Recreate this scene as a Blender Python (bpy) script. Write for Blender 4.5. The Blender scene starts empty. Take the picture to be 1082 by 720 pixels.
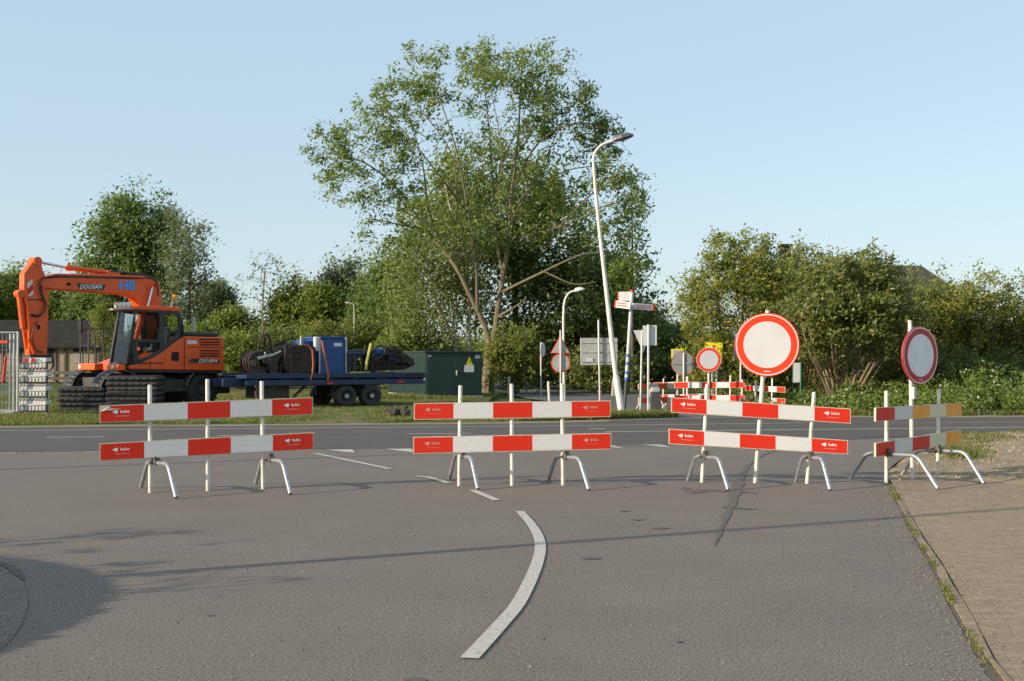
import bpy, math, random
import numpy as np
from mathutils import Vector, Matrix
R = math.radians
S = bpy.context.scene
COL = S.collection
rng = np.random.default_rng(7)
random.seed(7)

# ------------------------------------------------------------------ camera
F, CX, CY, HC = 1250.0, 541.0, 360.0, 1.53
PH = math.atan(18 / F)
cd = bpy.data.cameras.new('camera'); cam = bpy.data.objects.new('camera', cd); COL.objects.link(cam)
cd.sensor_width = 36.0; cd.lens = 36.0 * F / 1082.0
cd.clip_start = 0.1; cd.clip_end = 5000
cam.location = (0, 0, HC); cam.rotation_euler = (R(90) + PH, 0, 0)
S.camera = cam

def P(x, y, Y):
    "point seen at photo pixel (x, y) standing at distance Y"
    u = (x - CX) / F; v = (CY - y) / F
    d = math.cos(PH) - v * math.sin(PH)
    return Vector((Y * u / d, Y, HC + Y * (math.sin(PH) + v * math.cos(PH)) / d))

def G(x, y, z=0.0):
    "point of the ground plane at photo pixel (x, y)"
    v = (CY - y) / F
    Y = (z - HC) * (math.cos(PH) - v * math.sin(PH)) / (math.sin(PH) + v * math.cos(PH))
    p = P(x, y, Y); p.z = z
    return p

# ------------------------------------------------------------------ mesh builder
class MB:
    def __init__(s): s.v = []; s.f = []; s.m = []
    def face(s, pts, m=0):
        i = len(s.v); s.v += [Vector(p) for p in pts]; s.f.append(list(range(i, i + len(pts)))); s.m.append(m)
    def prism(s, loop, off, m=0, m_side=None):
        "closed loop of 3-D points extruded by vector off"
        n = len(loop); i = len(s.v); off = Vector(off)
        s.v += [Vector(p) for p in loop] + [Vector(p) + off for p in loop]
        s.f.append(list(range(i, i + n))); s.m.append(m)
        s.f.append([i + n + k for k in range(n - 1, -1, -1)]); s.m.append(m)
        for k in range(n):
            j = (k + 1) % n
            s.f.append([i + k, i + n + k, i + n + j, i + j]); s.m.append(m if m_side is None else m_side)
    def box(s, c, size, rz=0.0, m=0, M=None):
        hx, hy, hz = [q / 2 for q in size]
        if M is None: M = Matrix.Rotation(rz, 3, 'Z')
        c = Vector(c); i = len(s.v)
        for sz in (-1, 1):
            for sx, sy in ((-1, -1), (1, -1), (1, 1), (-1, 1)):
                s.v.append(c + M @ Vector((sx * hx, sy * hy, sz * hz)))
        for f in ((3, 2, 1, 0), (4, 5, 6, 7), (0, 1, 5, 4), (1, 2, 6, 5), (2, 3, 7, 6), (3, 0, 4, 7)):
            s.f.append([i + k for k in f]); s.m.append(m)
    def tube(s, pts, rad, n=10, m=0, caps=True):
        pts = [Vector(p) for p in pts]
        if not hasattr(rad, '__len__'): rad = [rad] * len(pts)
        up = None; i0 = len(s.v)
        for k, p in enumerate(pts):
            t = (pts[min(k + 1, len(pts) - 1)] - pts[max(k - 1, 0)])
            if t.length < 1e-9: t = Vector((0, 0, 1))
            t.normalize()
            if up is None: up = Vector((1, 0, 0)) if abs(t.x) < .8 else Vector((0, 1, 0))
            a = (up - t * up.dot(t)).normalized(); up = a; b = t.cross(a)
            for q in range(n):
                w = 2 * math.pi * q / n
                s.v.append(p + (a * math.cos(w) + b * math.sin(w)) * rad[k])
        for k in range(len(pts) - 1):
            for q in range(n):
                r = (q + 1) % n
                s.f.append([i0 + k * n + q, i0 + k * n + r, i0 + (k + 1) * n + r, i0 + (k + 1) * n + q]); s.m.append(m)
        if caps:
            s.f.append([i0 + q for q in range(n - 1, -1, -1)]); s.m.append(m)
            s.f.append([i0 + (len(pts) - 1) * n + q for q in range(n)]); s.m.append(m)
    def cyl(s, a, b, r, n=24, m=0): s.tube([a, b], r, n, m)
    def lathe(s, prof, o, ax, n=28, m=0):
        "profile (radius, offset along ax) revolved about axis ax through o"
        ax = Vector(ax).normalized(); h = Vector((0, 0, 1)) if abs(ax.z) < .8 else Vector((1, 0, 0))
        a = (h - ax * h.dot(ax)).normalized(); b = ax.cross(a); i0 = len(s.v)
        for r, t in prof:
            for q in range(n):
                w = 2 * math.pi * q / n
                s.v.append(Vector(o) + ax * t + (a * math.cos(w) + b * math.sin(w)) * r)
        for k in range(len(prof) - 1):
            for q in range(n):
                r = (q + 1) % n
                s.f.append([i0 + k * n + q, i0 + k * n + r, i0 + (k + 1) * n + r, i0 + (k + 1) * n + q]); s.m.append(m)
    def add_mesh(s, me, fn, m=0):
        i = len(s.v); s.v += [fn(v.co) for v in me.vertices]
        for p in me.polygons: s.f.append([i + k for k in p.vertices]); s.m.append(m)
    def build(s, name, mats, parent=None, bevel=0, smooth=True):
        if not isinstance(mats, (list, tuple)): mats = [mats]
        me = bpy.data.meshes.new(name)
        o = bpy.data.objects.new(name, me); COL.objects.link(o)
        if parent is not None:
            o.parent = parent; root = parent
            while root.parent is not None: root = root.parent
            inv = (Matrix.Translation(root.location) @ Matrix.Rotation(root.rotation_euler.z, 4, 'Z')).inverted()
        else:
            xs = [p.x for p in s.v]; ys = [p.y for p in s.v]; zs = [p.z for p in s.v]
            c = Vector(((min(xs) + max(xs)) / 2, (min(ys) + max(ys)) / 2, min(zs)))
            o.location = c; inv = Matrix.Translation(-c)
        me.from_pydata([tuple(inv @ p) for p in s.v], [], s.f)
        for mt in mats: me.materials.append(mt)
        me.polygons.foreach_set('material_index', s.m)
        if smooth:
            me.polygons.foreach_set('use_smooth', [True] * len(s.f))
            me.update(); me.set_sharp_from_angle(angle=R(38))
        me.update()
        if bevel:
            b = o.modifiers.new('bevel', 'BEVEL'); b.width = bevel; b.segments = 2; b.limit_method = 'ANGLE'; b.angle_limit = R(40)
        return o

def tag(o, label=None, cat=None, group=None, kind=None):
    if label: o['label'] = label
    if cat: o['category'] = cat
    if group: o['group'] = group
    if kind: o['kind'] = kind
    return o

def thing(name, loc, label, cat, group=None, rz=0.0):
    o = bpy.data.objects.new(name, None); COL.objects.link(o)
    o.empty_display_size = .2
    o.location = loc; o.rotation_euler = (0, 0, rz)
    return tag(o, label, cat, group)

def text_mesh(s, bold=0.0, shear=0.0):
    c = bpy.data.curves.new('t', 'FONT'); c.body = s; c.offset = bold; c.shear = shear; c.align_x = 'CENTER'; c.align_y = 'CENTER'; c.resolution_u = 3
    o = bpy.data.objects.new('t', c); COL.objects.link(o)
    bpy.context.view_layer.update()
    me = bpy.data.meshes.new_from_object(o.evaluated_get(bpy.context.evaluated_depsgraph_get()))
    bpy.data.objects.remove(o); bpy.data.curves.remove(c)
    xs = [v.co.x for v in me.vertices]; ys = [v.co.y for v in me.vertices]
    w = max(xs) - min(xs); h = max(ys) - min(ys); cx = (max(xs) + min(xs)) / 2; cy = (max(ys) + min(ys)) / 2
    for v in me.vertices: v.co.x = (v.co.x - cx) / w; v.co.y = (v.co.y - cy) / h; v.co.z = 0
    return me           # unit sized, centred

def put_text(mb, s, c, right, up, w, h, m=0, bold=.01, shear=0.0):
    me = text_mesh(s, bold, shear); right = Vector(right).normalized(); up = Vector(up).normalized()
    mb.add_mesh(me, lambda q: Vector(c) + right * q.x * w + up * q.y * h, m)
    bpy.data.meshes.remove(me)

# ------------------------------------------------------------------ materials
def new_mat(name):
    m = bpy.data.materials.new(name); m.use_nodes = True
    nt = m.node_tree; return m, nt, nt.nodes, nt.links, nt.nodes['Principled BSDF']

def mixcol(nt, fac, a, b):
    n = nt.nodes.new('ShaderNodeMix'); n.data_type = 'RGBA'
    for sock, val in ((n.inputs[0], fac), (n.inputs[6], a), (n.inputs[7], b)):
        if isinstance(val, bpy.types.NodeSocket): nt.links.new(val, sock)
        elif isinstance(val, (int, float)): sock.default_value = val
        else: sock.default_value = (*val, 1)
    return n.outputs[2]

def noise(nt, scale, detail=4, rough=.6, vec=None):
    n = nt.nodes.new('ShaderNodeTexNoise'); n.inputs['Scale'].default_value = scale
    n.inputs['Detail'].default_value = detail; n.inputs['Roughness'].default_value = rough
    if vec is None:
        t = nt.nodes.new('ShaderNodeTexCoord'); vec = t.outputs['Object']
    nt.links.new(vec, n.inputs['Vector'])
    return n.outputs['Fac']

def ramp(nt, fac, stops):
    n = nt.nodes.new('ShaderNodeValToRGB'); nt.links.new(fac, n.inputs[0])
    e = n.color_ramp.elements
    while len(e) < len(stops): e.new(.5)
    for k, (p, c) in enumerate(stops):
        e[k].position = p; e[k].color = (*c, 1) if hasattr(c, '__len__') else (c, c, c, 1)
    return n.outputs[0]

def bump(nt, bsdf, h, strength=.3, dist=.01):
    b = nt.nodes.new('ShaderNodeBump'); b.inputs['Strength'].default_value = strength; b.inputs['Distance'].default_value = dist
    nt.links.new(h, b.inputs['Height']); nt.links.new(b.outputs[0], bsdf.inputs['Normal'])

def paint(name, col, rough=.45, metal=0.0, wear=None, amt=.25, scale=6, spec=.5):
    "solid paint or metal with faint uneven tone and patchy dirt"
    m, nt, N, L, B = new_mat(name)
    f = ramp(nt, noise(nt, scale, 6, .65), [(.35, 0), (.72, 1)])
    dark = wear or [c * (1 - amt) for c in col]
    L.new(mixcol(nt, f, col, dark), B.inputs['Base Color'])
    rr = ramp(nt, noise(nt, scale * 2.3, 3), [(.3, max(.05, rough - .1)), (.7, min(1, rough + .15))])
    L.new(rr, B.inputs['Roughness']); B.inputs['Metallic'].default_value = metal
    B.inputs['Specular IOR Level'].default_value = spec
    return m

M = {}
M['white_post'] = paint('white_post_paint', (.72, .69, .62), .4, 0, (.45, .40, .32), scale=9)
M['galv'] = paint('galvanised_steel', (.50, .52, .54), .38, .75, (.34, .35, .36), scale=20)
M['galv_pole'] = paint('grey_pole', (.50, .50, .49), .5, .3, (.38, .38, .36), scale=5)
M['lamp_white'] = paint('lamp_post_paint', (.74, .72, .68), .45, 0, (.55, .52, .46), scale=3)
M['lamp_dark'] = paint('lamp_head_grey', (.10, .105, .11), .45)
M['sheet_red'] = paint('red_sheeting', (.64, .034, .008), .42, 0, (.50, .026, .010), scale=5, spec=.28)
M['sheet_orange'] = paint('orange_red_sheeting', (.80, .09, .02), .4, 0, (.7, .06, .02), scale=5)
def sheeting(name, col, dirt, spec=.28):
    m, nt, N, L, B = new_mat(name)
    t = N.new('ShaderNodeTexCoord').outputs['Object']
    mp = N.new('ShaderNodeMapping'); mp.inputs['Scale'].default_value = (1, 1, 9); L.new(t, mp.inputs['Vector'])
    a = ramp(nt, noise(nt, 3.2, 7, .72, mp.outputs[0]), [(.44, 0), (.70, .75)])
    b = ramp(nt, noise(nt, 38, 3, .6, t), [(.66, 0), (.73, .7)])
    c1 = mixcol(nt, a, col, [q * .78 + d * .22 for q, d in zip(col, dirt)])
    L.new(mixcol(nt, b, c1, dirt), B.inputs['Base Color']); B.inputs['Roughness'].default_value = .42; B.inputs['Specular IOR Level'].default_value = spec
    return m
M['sheet_white'] = sheeting('white_sheeting', (.60, .605, .605), (.36, .34, .31))
M['sheet_red'] = sheeting('red_sheeting', (.60, .026, .009), (.34, .05, .03))
M['sheet_cream'] = paint('yellowed_sheeting', (.66, .58, .36), .5, 0, (.60, .56, .44), scale=7)
M['sheet_faded'] = paint('faded_orange_sheeting', (.80, .26, .004), .5, 0, (.72, .46, .12), scale=9, spec=.25)
M['board_edge'] = paint('board_edge_wood', (.62, .54, .40), .7, 0, (.42, .36, .27), scale=14)
M['logo_white'] = paint('logo_white', (.80, .78, .75), .5)
M['logo_pink'] = paint('logo_worn', (.62, .28, .24), .5)
M['clamp'] = paint('clamp_steel', (.16, .155, .14), .55, .5, (.10, .08, .06), scale=25)
M['sign_red'] = paint('sign_red', (.70, .050, .010), .4, 0, (.62, .040, .012), scale=3, spec=.3)
M['sign_red_dull'] = paint('sign_red_dull', (.42, .016, .022), .4, 0, (.34, .014, .022), scale=6)
M['sign_white'] = paint('sign_white', (.55, .56, .58), .38, 0, (.49, .495, .505), scale=3)
M['alu'] = paint('sign_back_aluminium', (.46, .46, .45), .5, .35, (.36, .36, .35), scale=5)
M['alu_dark'] = paint('weathered_sign_back', (.27, .275, .27), .55, .3, (.20, .20, .20), scale=4)
M['yellow_sign'] = paint('yellow_sign', (.85, .72, .01), .45, 0, (.8, .66, .02))
M['blue_sign'] = paint('blue_sign', (.03, .16, .48), .45)
M['orange'] = paint('excavator_orange', (.86, .112, .008), .36, 0, (.68, .090, .012), scale=2.5)
M['black_paint'] = paint('black_paint', (.022, .023, .026), .5, 0, (.045, .042, .038), scale=4)
M['rubber'] = paint('tyre_rubber', (.024, .023, .022), .8, 0, (.06, .053, .045), scale=5)
M['chassis'] = paint('chassis_dark', (.032, .031, .030), .6, 0, (.07, .06, .05), scale=3)
M['chrome'] = paint('chrome_rod', (.75, .76, .78), .15, 1.0)
M['hose'] = paint('rubber_hose', (.05, .035, .028), .5)
M['decal_white'] = paint('decal_white', (.78, .78, .78), .4)
M['decal_blue'] = paint('decal_blue', (.05, .36, .80), .4)
M['rim_grey'] = paint('worn_rim', (.20, .20, .195), .6, .2, (.10, .095, .09), scale=6)
M['amber'] = paint('amber_lens', (.9, .34, .01), .2)
M['lens'] = paint('lamp_lens', (.8, .78, .74), .15)
M['beige'] = paint('visor_beige', (.42, .36, .27), .5)
M['seat'] = paint('cab_seat', (.10, .12, .125), .7)
M['blue_paint'] = paint('trailer_blue', (.010, .030, .095), .45, 0, (.020, .032, .065), scale=4)
M['blue_bright'] = paint('box_blue', (.012, .080, .27), .45, 0, (.016, .065, .19), scale=4)
M['rust'] = paint('rusty_steel', (.062, .034, .024), .85, .1, (.030, .024, .022), scale=9)
M['joint_soil'] = paint('joint_soil', (.13, .10, .072), .95, 0, (.09, .072, .05), scale=12)
M['dark_steel'] = paint('dark_steel', (.030, .029, .030), .55, .4, (.065, .046, .034), scale=8)
M['strap_orange'] = paint('orange_strap', (.48, .15, .06), .8)
M['strap_yellow'] = paint('yellow_strap', (.52, .50, .10), .8)
M['green_box'] = paint('dark_green_steel', (.012, .040, .034), .5, 0, (.018, .038, .033), scale=1.5)
M['concrete'] = paint('concrete', (.34, .33, .30), .9, 0, (.24, .23, .21), scale=5)
M['plate'] = paint('black_plastic_plate', (.026, .027, .030), .55, 0, (.06, .055, .05), scale=4)
M['plastic_white'] = paint('white_plastic', (.72, .71, .69), .45, 0, (.50, .48, .44), scale=5)
M['roof_dark'] = paint('dark_roof', (.020, .020, .020), .9, 0, (.036, .034, .030), scale=1.5, spec=.2)
M['dark_brick'] = paint('dark_brick', (.10, .078, .055), .9, 0, (.06, .05, .04), scale=6)
M['sign_white_lifted'] = paint('sign_white_brightened', (.76, .78, .80), .4, 0, (.60, .61, .62), scale=4)  # lighter copy of the sign white, brightened to offset shade on the sideways sign
M['roof_tile'] = paint('brown_roof_tiles', (.042, .036, .034), .8, 0, (.065, .052, .046), scale=3)
M['timber'] = paint('weathered_timber', (.36, .29, .20), .85, 0, (.22, .18, .13), scale=4)
M['dark_gap'] = paint('dark_opening', (.012, .012, .012), .8)
M['brick_wall'] = paint('brick_wall', (.26, .13, .08), .85, 0, (.19, .10, .07), scale=9)
M['stone'] = paint('grey_stone', (.33, .32, .30), .9, 0, (.20, .20, .18), scale=7)
M['dark_post'] = paint('dark_post', (.06, .062, .065), .5)
M['green_post'] = paint('green_post', (.02, .13, .08), .45)
M['soil_lump'] = paint('soil_lump', (.085, .068, .05), .95, 0, (.04, .034, .028), scale=9)
M['wire'] = paint('cable', (.10, .10, .10), .6)

def glass(name, tint):
    m, nt, N, L, B = new_mat(name)
    B.inputs['Base Color'].default_value = (*tint, 1); B.inputs['Roughness'].default_value = .03
    B.inputs['Transmission Weight'].default_value = 1.0; B.inputs['IOR'].default_value = 1.1
    B.inputs['Specular IOR Level'].default_value = .9
    return m
M['glass'] = glass('cab_glass', (.42, .50, .47))

def asphalt(name, base, speck, lo=.75, hi=1.2, fine=75):
    m, nt, N, L, B = new_mat(name)
    t = N.new('ShaderNodeTexCoord').outputs['Object']
    n1 = noise(nt, fine, 3, .75, t); n2 = noise(nt, 1.1, 5, .6, t); n3 = noise(nt, 9, 4, .7, t)
    c1 = ramp(nt, n1, [(.36, [b * .38 for b in base]), (.47, [b * .92 for b in base]), (.54, base), (.64, speck), (.72, [min(1, q * 1.35) for q in speck])])
    big = ramp(nt, n2, [(.28, lo), (.72, hi)])
    mm = N.new('ShaderNodeMix'); mm.data_type = 'RGBA'; mm.blend_type = 'MULTIPLY'; mm.inputs[0].default_value = .75
    L.new(c1, mm.inputs[6]); L.new(big, mm.inputs[7])
    blot = ramp(nt, n3, [(.30, .92), (.66, 1.04)])
    m2 = N.new('ShaderNodeMix'); m2.data_type = 'RGBA'; m2.blend_type = 'MULTIPLY'; m2.inputs[0].default_value = .8
    L.new(mm.outputs[2], m2.inputs[6]); L.new(blot, m2.inputs[7])
    L.new(m2.outputs[2], B.inputs['Base Color']); B.inputs['Roughness'].default_value = .88
    B.inputs['Specular IOR Level'].default_value = .25
    bump(nt, B, n1, .25, .004)
    return m
M['asphalt'] = asphalt('worn_asphalt', (.184, .156, .134), (.305, .262, .226), .88, 1.08, 70)
M['asphalt_dark'] = asphalt('dark_asphalt', (.108, .098, .090), (.160, .146, .134), .85, 1.12, 45)
M['asphalt_path'] = asphalt('path_asphalt', (.14, .135, .13), (.22, .21, .20), .8, 1.15, 30)
M['paving'] = asphalt('pavement_asphalt', (.185, .155, .130), (.29, .24, .20), .85, 1.08, 50)  # even tone of the pavement corner and the grit

def worn_marking():
    m, nt, N, L, B = new_mat('road_marking_paint')
    t = N.new('ShaderNodeTexCoord').outputs['Object']
    f = ramp(nt, noise(nt, 26, 7, .8, t), [(.38, 1), (.50, 0)])
    g = noise(nt, 3, 3, .6, t)
    c = mixcol(nt, g, (.56, .53, .47), (.45, .42, .37))
    L.new(mixcol(nt, f, c, (.30, .27, .235)), B.inputs['Base Color']); B.inputs['Roughness'].default_value = .7
    return m
M['marking'] = worn_marking()
def stain_mat():
    m, nt, N, L, B = new_mat('tar_seal')
    f = noise(nt, 30, 4, .7)
    L.new(mixcol(nt, f, (.080, .068, .058), (.135, .114, .095)), B.inputs['Base Color']); B.inputs['Roughness'].default_value = .75
    return m
M['tar'] = stain_mat()

def bricks():
    m, nt, N, L, B = new_mat('brick_pavers')
    t = N.new('ShaderNodeTexCoord').outputs['Object']
    mp = N.new('ShaderNodeMapping'); mp.inputs['Rotation'].default_value = (0, 0, R(-75)); L.new(t, mp.inputs['Vector'])
    b = N.new('ShaderNodeTexBrick'); L.new(mp.outputs[0], b.inputs['Vector'])
    b.inputs['Scale'].default_value = 1.0; b.inputs['Brick Width'].default_value = .21; b.inputs['Row Height'].default_value = .105
    b.inputs['Mortar Size'].default_value = .006; b.inputs['Mortar Smooth'].default_value = .4; b.inputs['Bias'].default_value = 0
    b.inputs['Color1'].default_value = (.33, .24, .160, 1); b.inputs['Color2'].default_value = (.215, .155, .108, 1)
    b.inputs['Mortar'].default_value = (.205, .155, .108, 1)
    sx = N.new('ShaderNodeSeparateXYZ'); L.new(t, sx.inputs[0])
    mr = N.new('ShaderNodeMapRange'); L.new(sx.outputs[1], mr.inputs[0]); mr.inputs[1].default_value = 7; mr.inputs[2].default_value = 13; mr.inputs[3].default_value = .22; mr.inputs[4].default_value = -.06
    ms = N.new('ShaderNodeMapping'); ms.inputs['Scale'].default_value = (1.2, 4.5, 1); L.new(t, ms.inputs['Vector'])
    st = noise(nt, 1.5, 7, .7, ms.outputs[0])
    ad = N.new('ShaderNodeMath'); ad.operation = 'ADD'; L.new(st, ad.inputs[0]); L.new(mr.outputs[0], ad.inputs[1])
    n = ramp(nt, ad.outputs[0], [(.36, .12), (.60, .96)])
    n2 = ramp(nt, noise(nt, 14, 5, .7, t), [(.3, .72), (.7, 1.12)])
    dirt = mixcol(nt, ramp(nt, noise(nt, 2.6, 7, .75, ms.outputs[0]), [(.36, 0), (.62, 1)]), (.345, .258, .165), (.235, .172, .112))
    sand = mixcol(nt, n, b.outputs['Color'], dirt)
    mm = N.new('ShaderNodeMix'); mm.data_type = 'RGBA'; mm.blend_type = 'MULTIPLY'; mm.inputs[0].default_value = 1
    L.new(sand, mm.inputs[6]); L.new(n2, mm.inputs[7])
    L.new(mm.outputs[2], B.inputs['Base Color']); B.inputs['Roughness'].default_value = .92
    inv = N.new('ShaderNodeMath'); inv.operation = 'SUBTRACT'; inv.inputs[0].default_value = 1; L.new(b.outputs['Fac'], inv.inputs[1])
    bump(nt, B, inv.outputs[0], .35, .006)
    return m
M['bricks'] = bricks()

def earth(name, stops, scale=.8, fine=14):
    m, nt, N, L, B = new_mat(name)
    t = N.new('ShaderNodeTexCoord').outputs['Object']
    a = noise(nt, scale, 7, .68, t); f = noise(nt, fine, 5, .75, t)
    ad = N.new('ShaderNodeMath'); ad.operation = 'MULTIPLY_ADD'; L.new(f, ad.inputs[0]); ad.inputs[1].default_value = .35; 
    sb = N.new('ShaderNodeMath'); sb.operation = 'SUBTRACT'; L.new(a, sb.inputs[0]); sb.inputs[1].default_value = .175
    L.new(sb.outputs[0], ad.inputs[2])
    L.new(ramp(nt, ad.outputs[0], stops), B.inputs['Base Color']); B.inputs['Roughness'].default_value = .95
    B.inputs['Specular IOR Level'].default_value = .15
    bump(nt, B, f, .8, .03)
    return m
M['grass_ground'] = earth('grass_ground', [(.30, (.055, .075, .020)), (.50, (.105, .125, .036)), (.60, (.175, .155, .070)), (.72, (.27, .21, .135))], .5)
M['field'] = earth('field_ground', [(.30, (.045, .065, .018)), (.5, (.075, .10, .028)), (.7, (.11, .12, .05))], .2)
M['sand'] = earth('sandy_verge', [(.30, (.16, .155, .065)), (.42, (.27, .215, .14)), (.55, (.335, .265, .18)), (.72, (.37, .30, .21))], .7)
M['sand_edge'] = earth('sandy_road_edge', [(.30, (.20, .17, .105)), (.5, (.30, .245, .175)), (.7, (.34, .29, .22))], .5)

def leaf(name, stops, trans=.35, tcol=None):
    m, nt, N, L, B = new_mat(name)
    g = N.new('ShaderNodeNewGeometry')
    c = ramp(nt, g.outputs['Random Per Island'], stops)
    L.new(c, B.inputs['Base Color']); B.inputs['Roughness'].default_value = .5; B.inputs['Specular IOR Level'].default_value = .35
    tr = N.new('ShaderNodeBsdfTranslucent')
    hs = N.new('ShaderNodeHueSaturation'); hs.inputs['Saturation'].default_value = 1.1; hs.inputs['Value'].default_value = 1.25
    L.new(c, hs.inputs['Color']); L.new(hs.outputs[0], tr.inputs['Color'])
    mx = N.new('ShaderNodeMixShader'); mx.inputs[0].default_value = trans
    L.new(B.outputs[0], mx.inputs[1]); L.new(tr.outputs[0], mx.inputs[2]); L.new(mx.outputs[0], N['Material Output'].inputs['Surface'])
    return m
LF = {}
LF['ash'] = leaf('leaf_ash', [(0, (0.108, 0.166, 0.037)), (.5, (0.165, 0.226, 0.051)), (1, (0.237, 0.285, 0.068))], .45)
LF['dense'] = leaf('leaf_dense', [(0, (0.101, 0.153, 0.030)), (.5, (0.158, 0.208, 0.039)), (1, (0.221, 0.255, 0.057))], .45)
LF['birch'] = leaf('leaf_birch', [(0, (0.124, 0.167, 0.045)), (.5, (0.178, 0.221, 0.063)), (1, (0.238, 0.265, 0.086))], .45)
LF['olive'] = leaf('leaf_olive', [(0, (0.110, 0.143, 0.029)), (.5, (0.176, 0.204, 0.042)), (1, (0.248, 0.259, 0.064))], .45)
LF['yellow'] = leaf('leaf_yellowish', [(0, (0.123, 0.157, 0.027)), (.5, (0.207, 0.235, 0.043)), (.95, (0.291, 0.291, 0.067)), (1, (0.493, 0.426, 0.045))], .45)
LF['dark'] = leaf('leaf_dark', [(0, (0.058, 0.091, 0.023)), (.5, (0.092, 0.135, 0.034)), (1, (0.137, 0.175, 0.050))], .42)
LF['oak'] = leaf('leaf_oak', [(0, (0.083, 0.140, 0.038)), (.5, (0.127, 0.193, 0.049)), (1, (0.191, 0.248, 0.065))], .45)
LF['grey'] = leaf('leaf_greygreen', [(0, (0.095, 0.131, 0.059)), (.5, (0.147, 0.184, 0.084)), (1, (0.210, 0.231, 0.121))], .45)
LF['elder'] = leaf('leaf_elder', [(0, (0.101, 0.133, 0.030)), (.5, (0.163, 0.193, 0.045)), (.985, (0.231, 0.247, 0.075)), (.99, (0.600, 0.600, 0.446))], .4)
LF['nettle'] = leaf('leaf_nettle', [(0, (0.089, 0.145, 0.024)), (.5, (0.146, 0.214, 0.037)), (.965, (0.215, 0.277, 0.061)), (.975, (0.600, 0.600, 0.484))], .45)
LF['blade'] = leaf('grass_blade', [(0, (0.095, 0.135, 0.028)), (.6, (0.165, 0.205, 0.044)), (.85, (0.250, 0.235, 0.090)), (1, (0.360, 0.290, 0.150))], .45)
def bark(name, a, b, sc=6):
    m, nt, N, L, B = new_mat(name)
    t = N.new('ShaderNodeTexCoord').outputs['Object']
    mp = N.new('ShaderNodeMapping'); mp.inputs['Scale'].default_value = (1, 1, .25); L.new(t, mp.inputs['Vector'])
    f = noise(nt, sc, 6, .7, mp.outputs[0])
    L.new(ramp(nt, f, [(.35, a), (.65, b)]), B.inputs['Base Color']); B.inputs['Roughness'].default_value = .9
    bump(nt, B, f, .6, .03)
    return m
M['bark'] = bark('bark_tan', (.105, .088, .052), (.205, .172, .105))
M['bark_dark'] = bark('bark_dark', (.085, .07, .05), (.16, .13, .09))
def birch_bark():
    m, nt, N, L, B = new_mat('bark_birch')
    t = N.new('ShaderNodeTexCoord').outputs['Object']
    mp = N.new('ShaderNodeMapping'); mp.inputs['Scale'].default_value = (.5, .5, 2); L.new(t, mp.inputs['Vector'])
    f = noise(nt, 3, 5, .7, mp.outputs[0])
    L.new(ramp(nt, f, [(.36, (.05, .04, .03)), (.46, (.48, .42, .34)), (.8, (.6, .55, .47))]), B.inputs['Base Color']); B.inputs['Roughness'].default_value = .8
    return m
M['bark_birch'] = birch_bark()

# ------------------------------------------------------------------ light
SUN_AZ = R(25)          # shadows run along (cos, sin) of this
SUN_EL = R(18.5)
sdir = Vector((-math.cos(SUN_AZ) * math.cos(SUN_EL), -math.sin(SUN_AZ) * math.cos(SUN_EL), math.sin(SUN_EL)))
ld = bpy.data.lights.new('sun', 'SUN'); sun = bpy.data.objects.new('sun', ld); COL.objects.link(sun)
ld.energy = 4.3; ld.angle = R(.53); ld.color = (1.0, .84, .63)
sun.rotation_euler = (-sdir).to_track_quat('-Z', 'Y').to_euler()
w = bpy.data.worlds.new('World'); S.world = w; w.use_nodes = True
nt = w.node_tree; bg = nt.nodes['Background']
sky = nt.nodes.new('ShaderNodeTexSky'); sky.sky_type = 'NISHITA'; sky.sun_disc = False
sky.sun_elevation = SUN_EL
sky.sun_rotation = math.atan2(sdir.x, sdir.y)
sky.altitude = 0; sky.air_density = 1.0; sky.dust_density = 1.0; sky.ozone_density = 1.0
hz = mixcol(nt, .63, sky.outputs[0], (3.15, 4.0, 4.7))      # thin high haze over the blue
nt.links.new(hz, bg.inputs['Color']); bg.inputs['Strength'].default_value = .13
S.view_settings.view_transform = 'Standard'; S.view_settings.look = 'None'; S.view_settings.gamma = 1
S.view_settings.use_curve_mapping = False
S.view_settings.exposure = .55
S.cycles.max_bounces = 10; S.cycles.diffuse_bounces = 7; S.cycles.transmission_bounces = 10; S.cycles.transparent_max_bounces = 12
S.cycles.use_denoising = True
# ------------------------------------------------------------------ ground and roads
def sheet(name, loop, mat, z, kind='structure'):
    mb = MB(); mb.face([(p[0], p[1], z) for p in loop])
    return tag(mb.build(name, mat, smooth=False), kind=kind)

def smooth_line(pts, n=6):
    pts = [Vector((p[0], p[1], p[2] if len(p) > 2 else 0.0)) for p in pts]; out = []
    for i in range(len(pts) - 1):
        p0 = pts[max(i - 1, 0)]; p1 = pts[i]; p2 = pts[i + 1]; p3 = pts[min(i + 2, len(pts) - 1)]
        for k in range(n):
            t = k / n
            out.append(.5 * ((2 * p1) + (p2 - p0) * t + (2 * p0 - 5 * p1 + 4 * p2 - p3) * t * t + (3 * p1 - p0 - 3 * p2 + p3) * t ** 3))
    out.append(pts[-1]); return out

BIG = 1500
sheet('ground', [(-BIG, -BIG), (BIG, -BIG), (BIG, BIG), (-BIG, BIG)], M['field'], -.05)

# edge lines of the main road (world metres)
near_edge = smooth_line([(-60, 6), (-30, 14), G(0, 478), G(300, 475.3), G(540, 472.3), G(700, 469.6), G(860, 466.2), G(1010, 459.6), G(1110, 455.5), (34, 29.6), (70, 37)], 5)
far_edge = smooth_line([(-60, 12), (-34, 20), G(0, 452), G(200, 450.6), G(400, 449), G(560, 447.3), G(690, 444.2), G(800, 442.3), G(900, 441), G(1100, 440.5), (40, 36.5), (75, 44)], 5)
sheet('main_road', near_edge + far_edge[::-1], M['asphalt_dark'], .004)

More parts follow.
